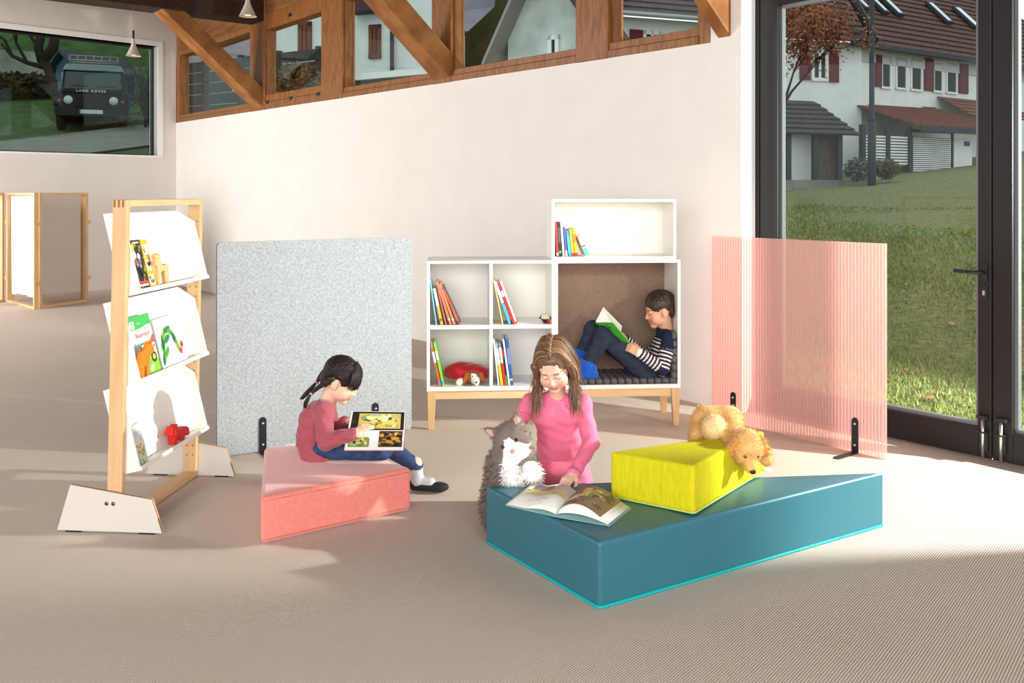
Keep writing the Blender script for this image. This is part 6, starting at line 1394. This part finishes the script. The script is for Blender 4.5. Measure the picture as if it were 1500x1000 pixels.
scatter(rp_, sb, st_, rb, rt, p2, 5, [(96, 92, 50), (120, 60, 40)], (.45, .5, .7, .7), .035, 8, None, .0032)
# picture book held by the seated girl
c00, c10, c11, c01 = at(504.5, 658, 4.215), at(591, 658, 4.25), at(594, 603, 4.385), at(515, 602, 4.36)
nrm = (c10-c00).cross(c01-c00).normalized(); nrm = nrm if nrm.y < 0 else -nrm
t = thing('held_picture_book', 'large colourful picture book in the lap of the seated girl', 'book', (c00+c10)/2)
m = MB(); m.prism([c00, c10, c11, c01], -nrm*.010); obj('page_block', m, paper, t)
m = MB(); e_ = (c10-c00).normalized()*.003; m.prism([c00-e_-nrm*.0101, c10+e_-nrm*.0101, c11+e_-nrm*.0101, c01-e_-nrm*.0101], -nrm*.003); obj('cover', m, flat((196, 60, 60)), t)
fl0 = lambda x: 0.0
def pic(box_, n, cols, size, seed, base, lift=.0004): scatter(t, c00, c01, c10, c11, fl0, n, cols, box_, size, seed, base, lift, nrm)
pic((.03, .50, .985, .99), 20, [(36, 32, 30), (52, 46, 40), (30, 28, 28)], .06, 11, (38, 34, 32))
pic((.16, .54, .92, .94), 60, [(206, 180, 84), (232, 212, 130), (172, 150, 66), (120, 150, 130), (150, 180, 160), (90, 84, 44), (222, 196, 96)], .06, 12, (198, 176, 90), .0012)
pic((.30, .70, .74, .92), 14, [(240, 228, 170), (190, 214, 190), (232, 216, 140)], .05, 13, None, .0030)
pic((.04, .06, .40, .46), 40, [(120, 140, 60), (168, 180, 90), (70, 84, 46), (206, 208, 150), (52, 60, 38), (196, 170, 90)], .045, 14, (126, 142, 74))
pic((.24, .26, .46, .48), 4, [(250, 250, 246)], .06, 17, None, .0035)
pic((.56, .06, .97, .48), 40, [(60, 44, 30), (190, 140, 60), (110, 76, 40), (214, 170, 84), (36, 30, 26), (150, 104, 52)], .05, 15, (72, 52, 36))
# green book in the boy's hands
t = thing('green_book', 'bright green book held open on the knees of the boy', 'book', at(900, 485, 5.86))
h0, h1 = at(872, 472, 5.90), at(906, 498, 5.86); n0, n1 = at(898, 472, 5.74), at(924, 503, 5.74); f0, f1b = at(883.5, 450, 6.0), at(911, 478, 6.0)
def slab(a, b_, c, d, th, m_, nm): nn = (b_-a).cross(d-a).normalized(); m = MB(); m.prism([a, b_, c, d], nn*th); return obj(nm, m, m_, t)
slab(h0, h1, n1, n0, .004, flat((70, 176, 52)), 'front_cover'); slab(h0, h1, f1b, f0, .004, flat((228, 200, 60)), 'back_cover')
u_ = V3((.002, -.006, .006)); slab(h0+u_, h1+u_, f1b.lerp(h1, .06)+u_, f0.lerp(h0, .06)+u_, .003, paper, 'page')
gp0, gp1 = h0.lerp(n0, .3), h0.lerp(n0, .75)
nn = (h1-h0).cross(n0-h0).normalized(); nn = nn if nn.y < 0 else -nn; Mt = frame(h0.lerp(n1, .45)+nn*.0045, (h1-h0), (h0-n0)); 
cs_ = [(36, 70, 40), (130, 204, 80)]; m = MB()
for i in range(14): q_ = h0.lerp(h1, .08+.32*rr.random()).lerp(n0.lerp(n1, .08+.32*rr.random()), .3+.4*rr.random())+nn*.0045; m.ball(q_, (.008, .002, .004), nu=6, nv=4)
obj('cover_print', m, [flat(cs_[0])], t)
# ================================================================ light and camera
cam = bpy.data.cameras.new('camera'); co = bpy.data.objects.new('camera', cam); COL.objects.link(co)
co.location = (0, 0, EYE); co.rotation_euler = (math.pi/2, 0, 0); cam.sensor_width = 36; cam.lens = F/1500*36; cam.shift_y = -(500-HZ)/1500; cam.clip_end = 300; S.camera = co
wd = bpy.data.worlds.new('world'); S.world = wd; wd.use_nodes = True
bg = wd.node_tree.nodes['Background']; bg.inputs[0].default_value = (.90, .95, 1.0, 1); bg.inputs[1].default_value = 1.25
def lamp(name, kind, energy, color, loc_, aim, **k):
    l = bpy.data.lights.new(name, kind); l.energy = energy; l.color = color
    for a_, v_ in k.items(): setattr(l, a_, v_)
    o = bpy.data.objects.new(name, l); COL.objects.link(o); o.location = loc_
    o.rotation_euler = (V3(aim)-V3(loc_)).to_track_quat('-Z', 'Y').to_euler(); return o
lamp('flash_head', 'SPOT', 1750, (1, .97, .92), (4.5, 4.08, 1.8), (0, 4.4, .35), spot_size=math.radians(125), spot_blend=.3, shadow_soft_size=.05)
lamp('photo_lamp', 'SPOT', 170, (1, .96, .9), (3.1, 3.2, 1.85), (.95, 6.0, .75), spot_size=math.radians(36), spot_blend=.9, shadow_soft_size=.1)
lamp('window_daylight', 'AREA', 680, (1, .98, .96), (-.5, -3.6, 2.4), (-.5, 8, 1.4), shape='RECTANGLE', size=9, size_y=3.6)  # added fill light behind the camera to brighten the room; no window there
lamp('side_daylight', 'AREA', 560, (1, .98, .96), (-10.2, 8.0, 2.3), (-2.5, 11, .6), shape='RECTANGLE', size=3, size_y=3)  # unseen fill lamp added at the left to lift the far walls and floor
S.view_settings.view_transform = 'Standard'; S.view_settings.look = 'None'; S.view_settings.exposure = 0.0; S.view_settings.gamma = 1; S.view_settings.use_curve_mapping = False
S.cycles.use_denoising = True; S.cycles.max_bounces = 8; S.cycles.transparent_max_bounces = 24; S.cycles.sample_clamp_indirect = 6; S.cycles.caustics_reflective = False; S.cycles.caustics_refractive = False
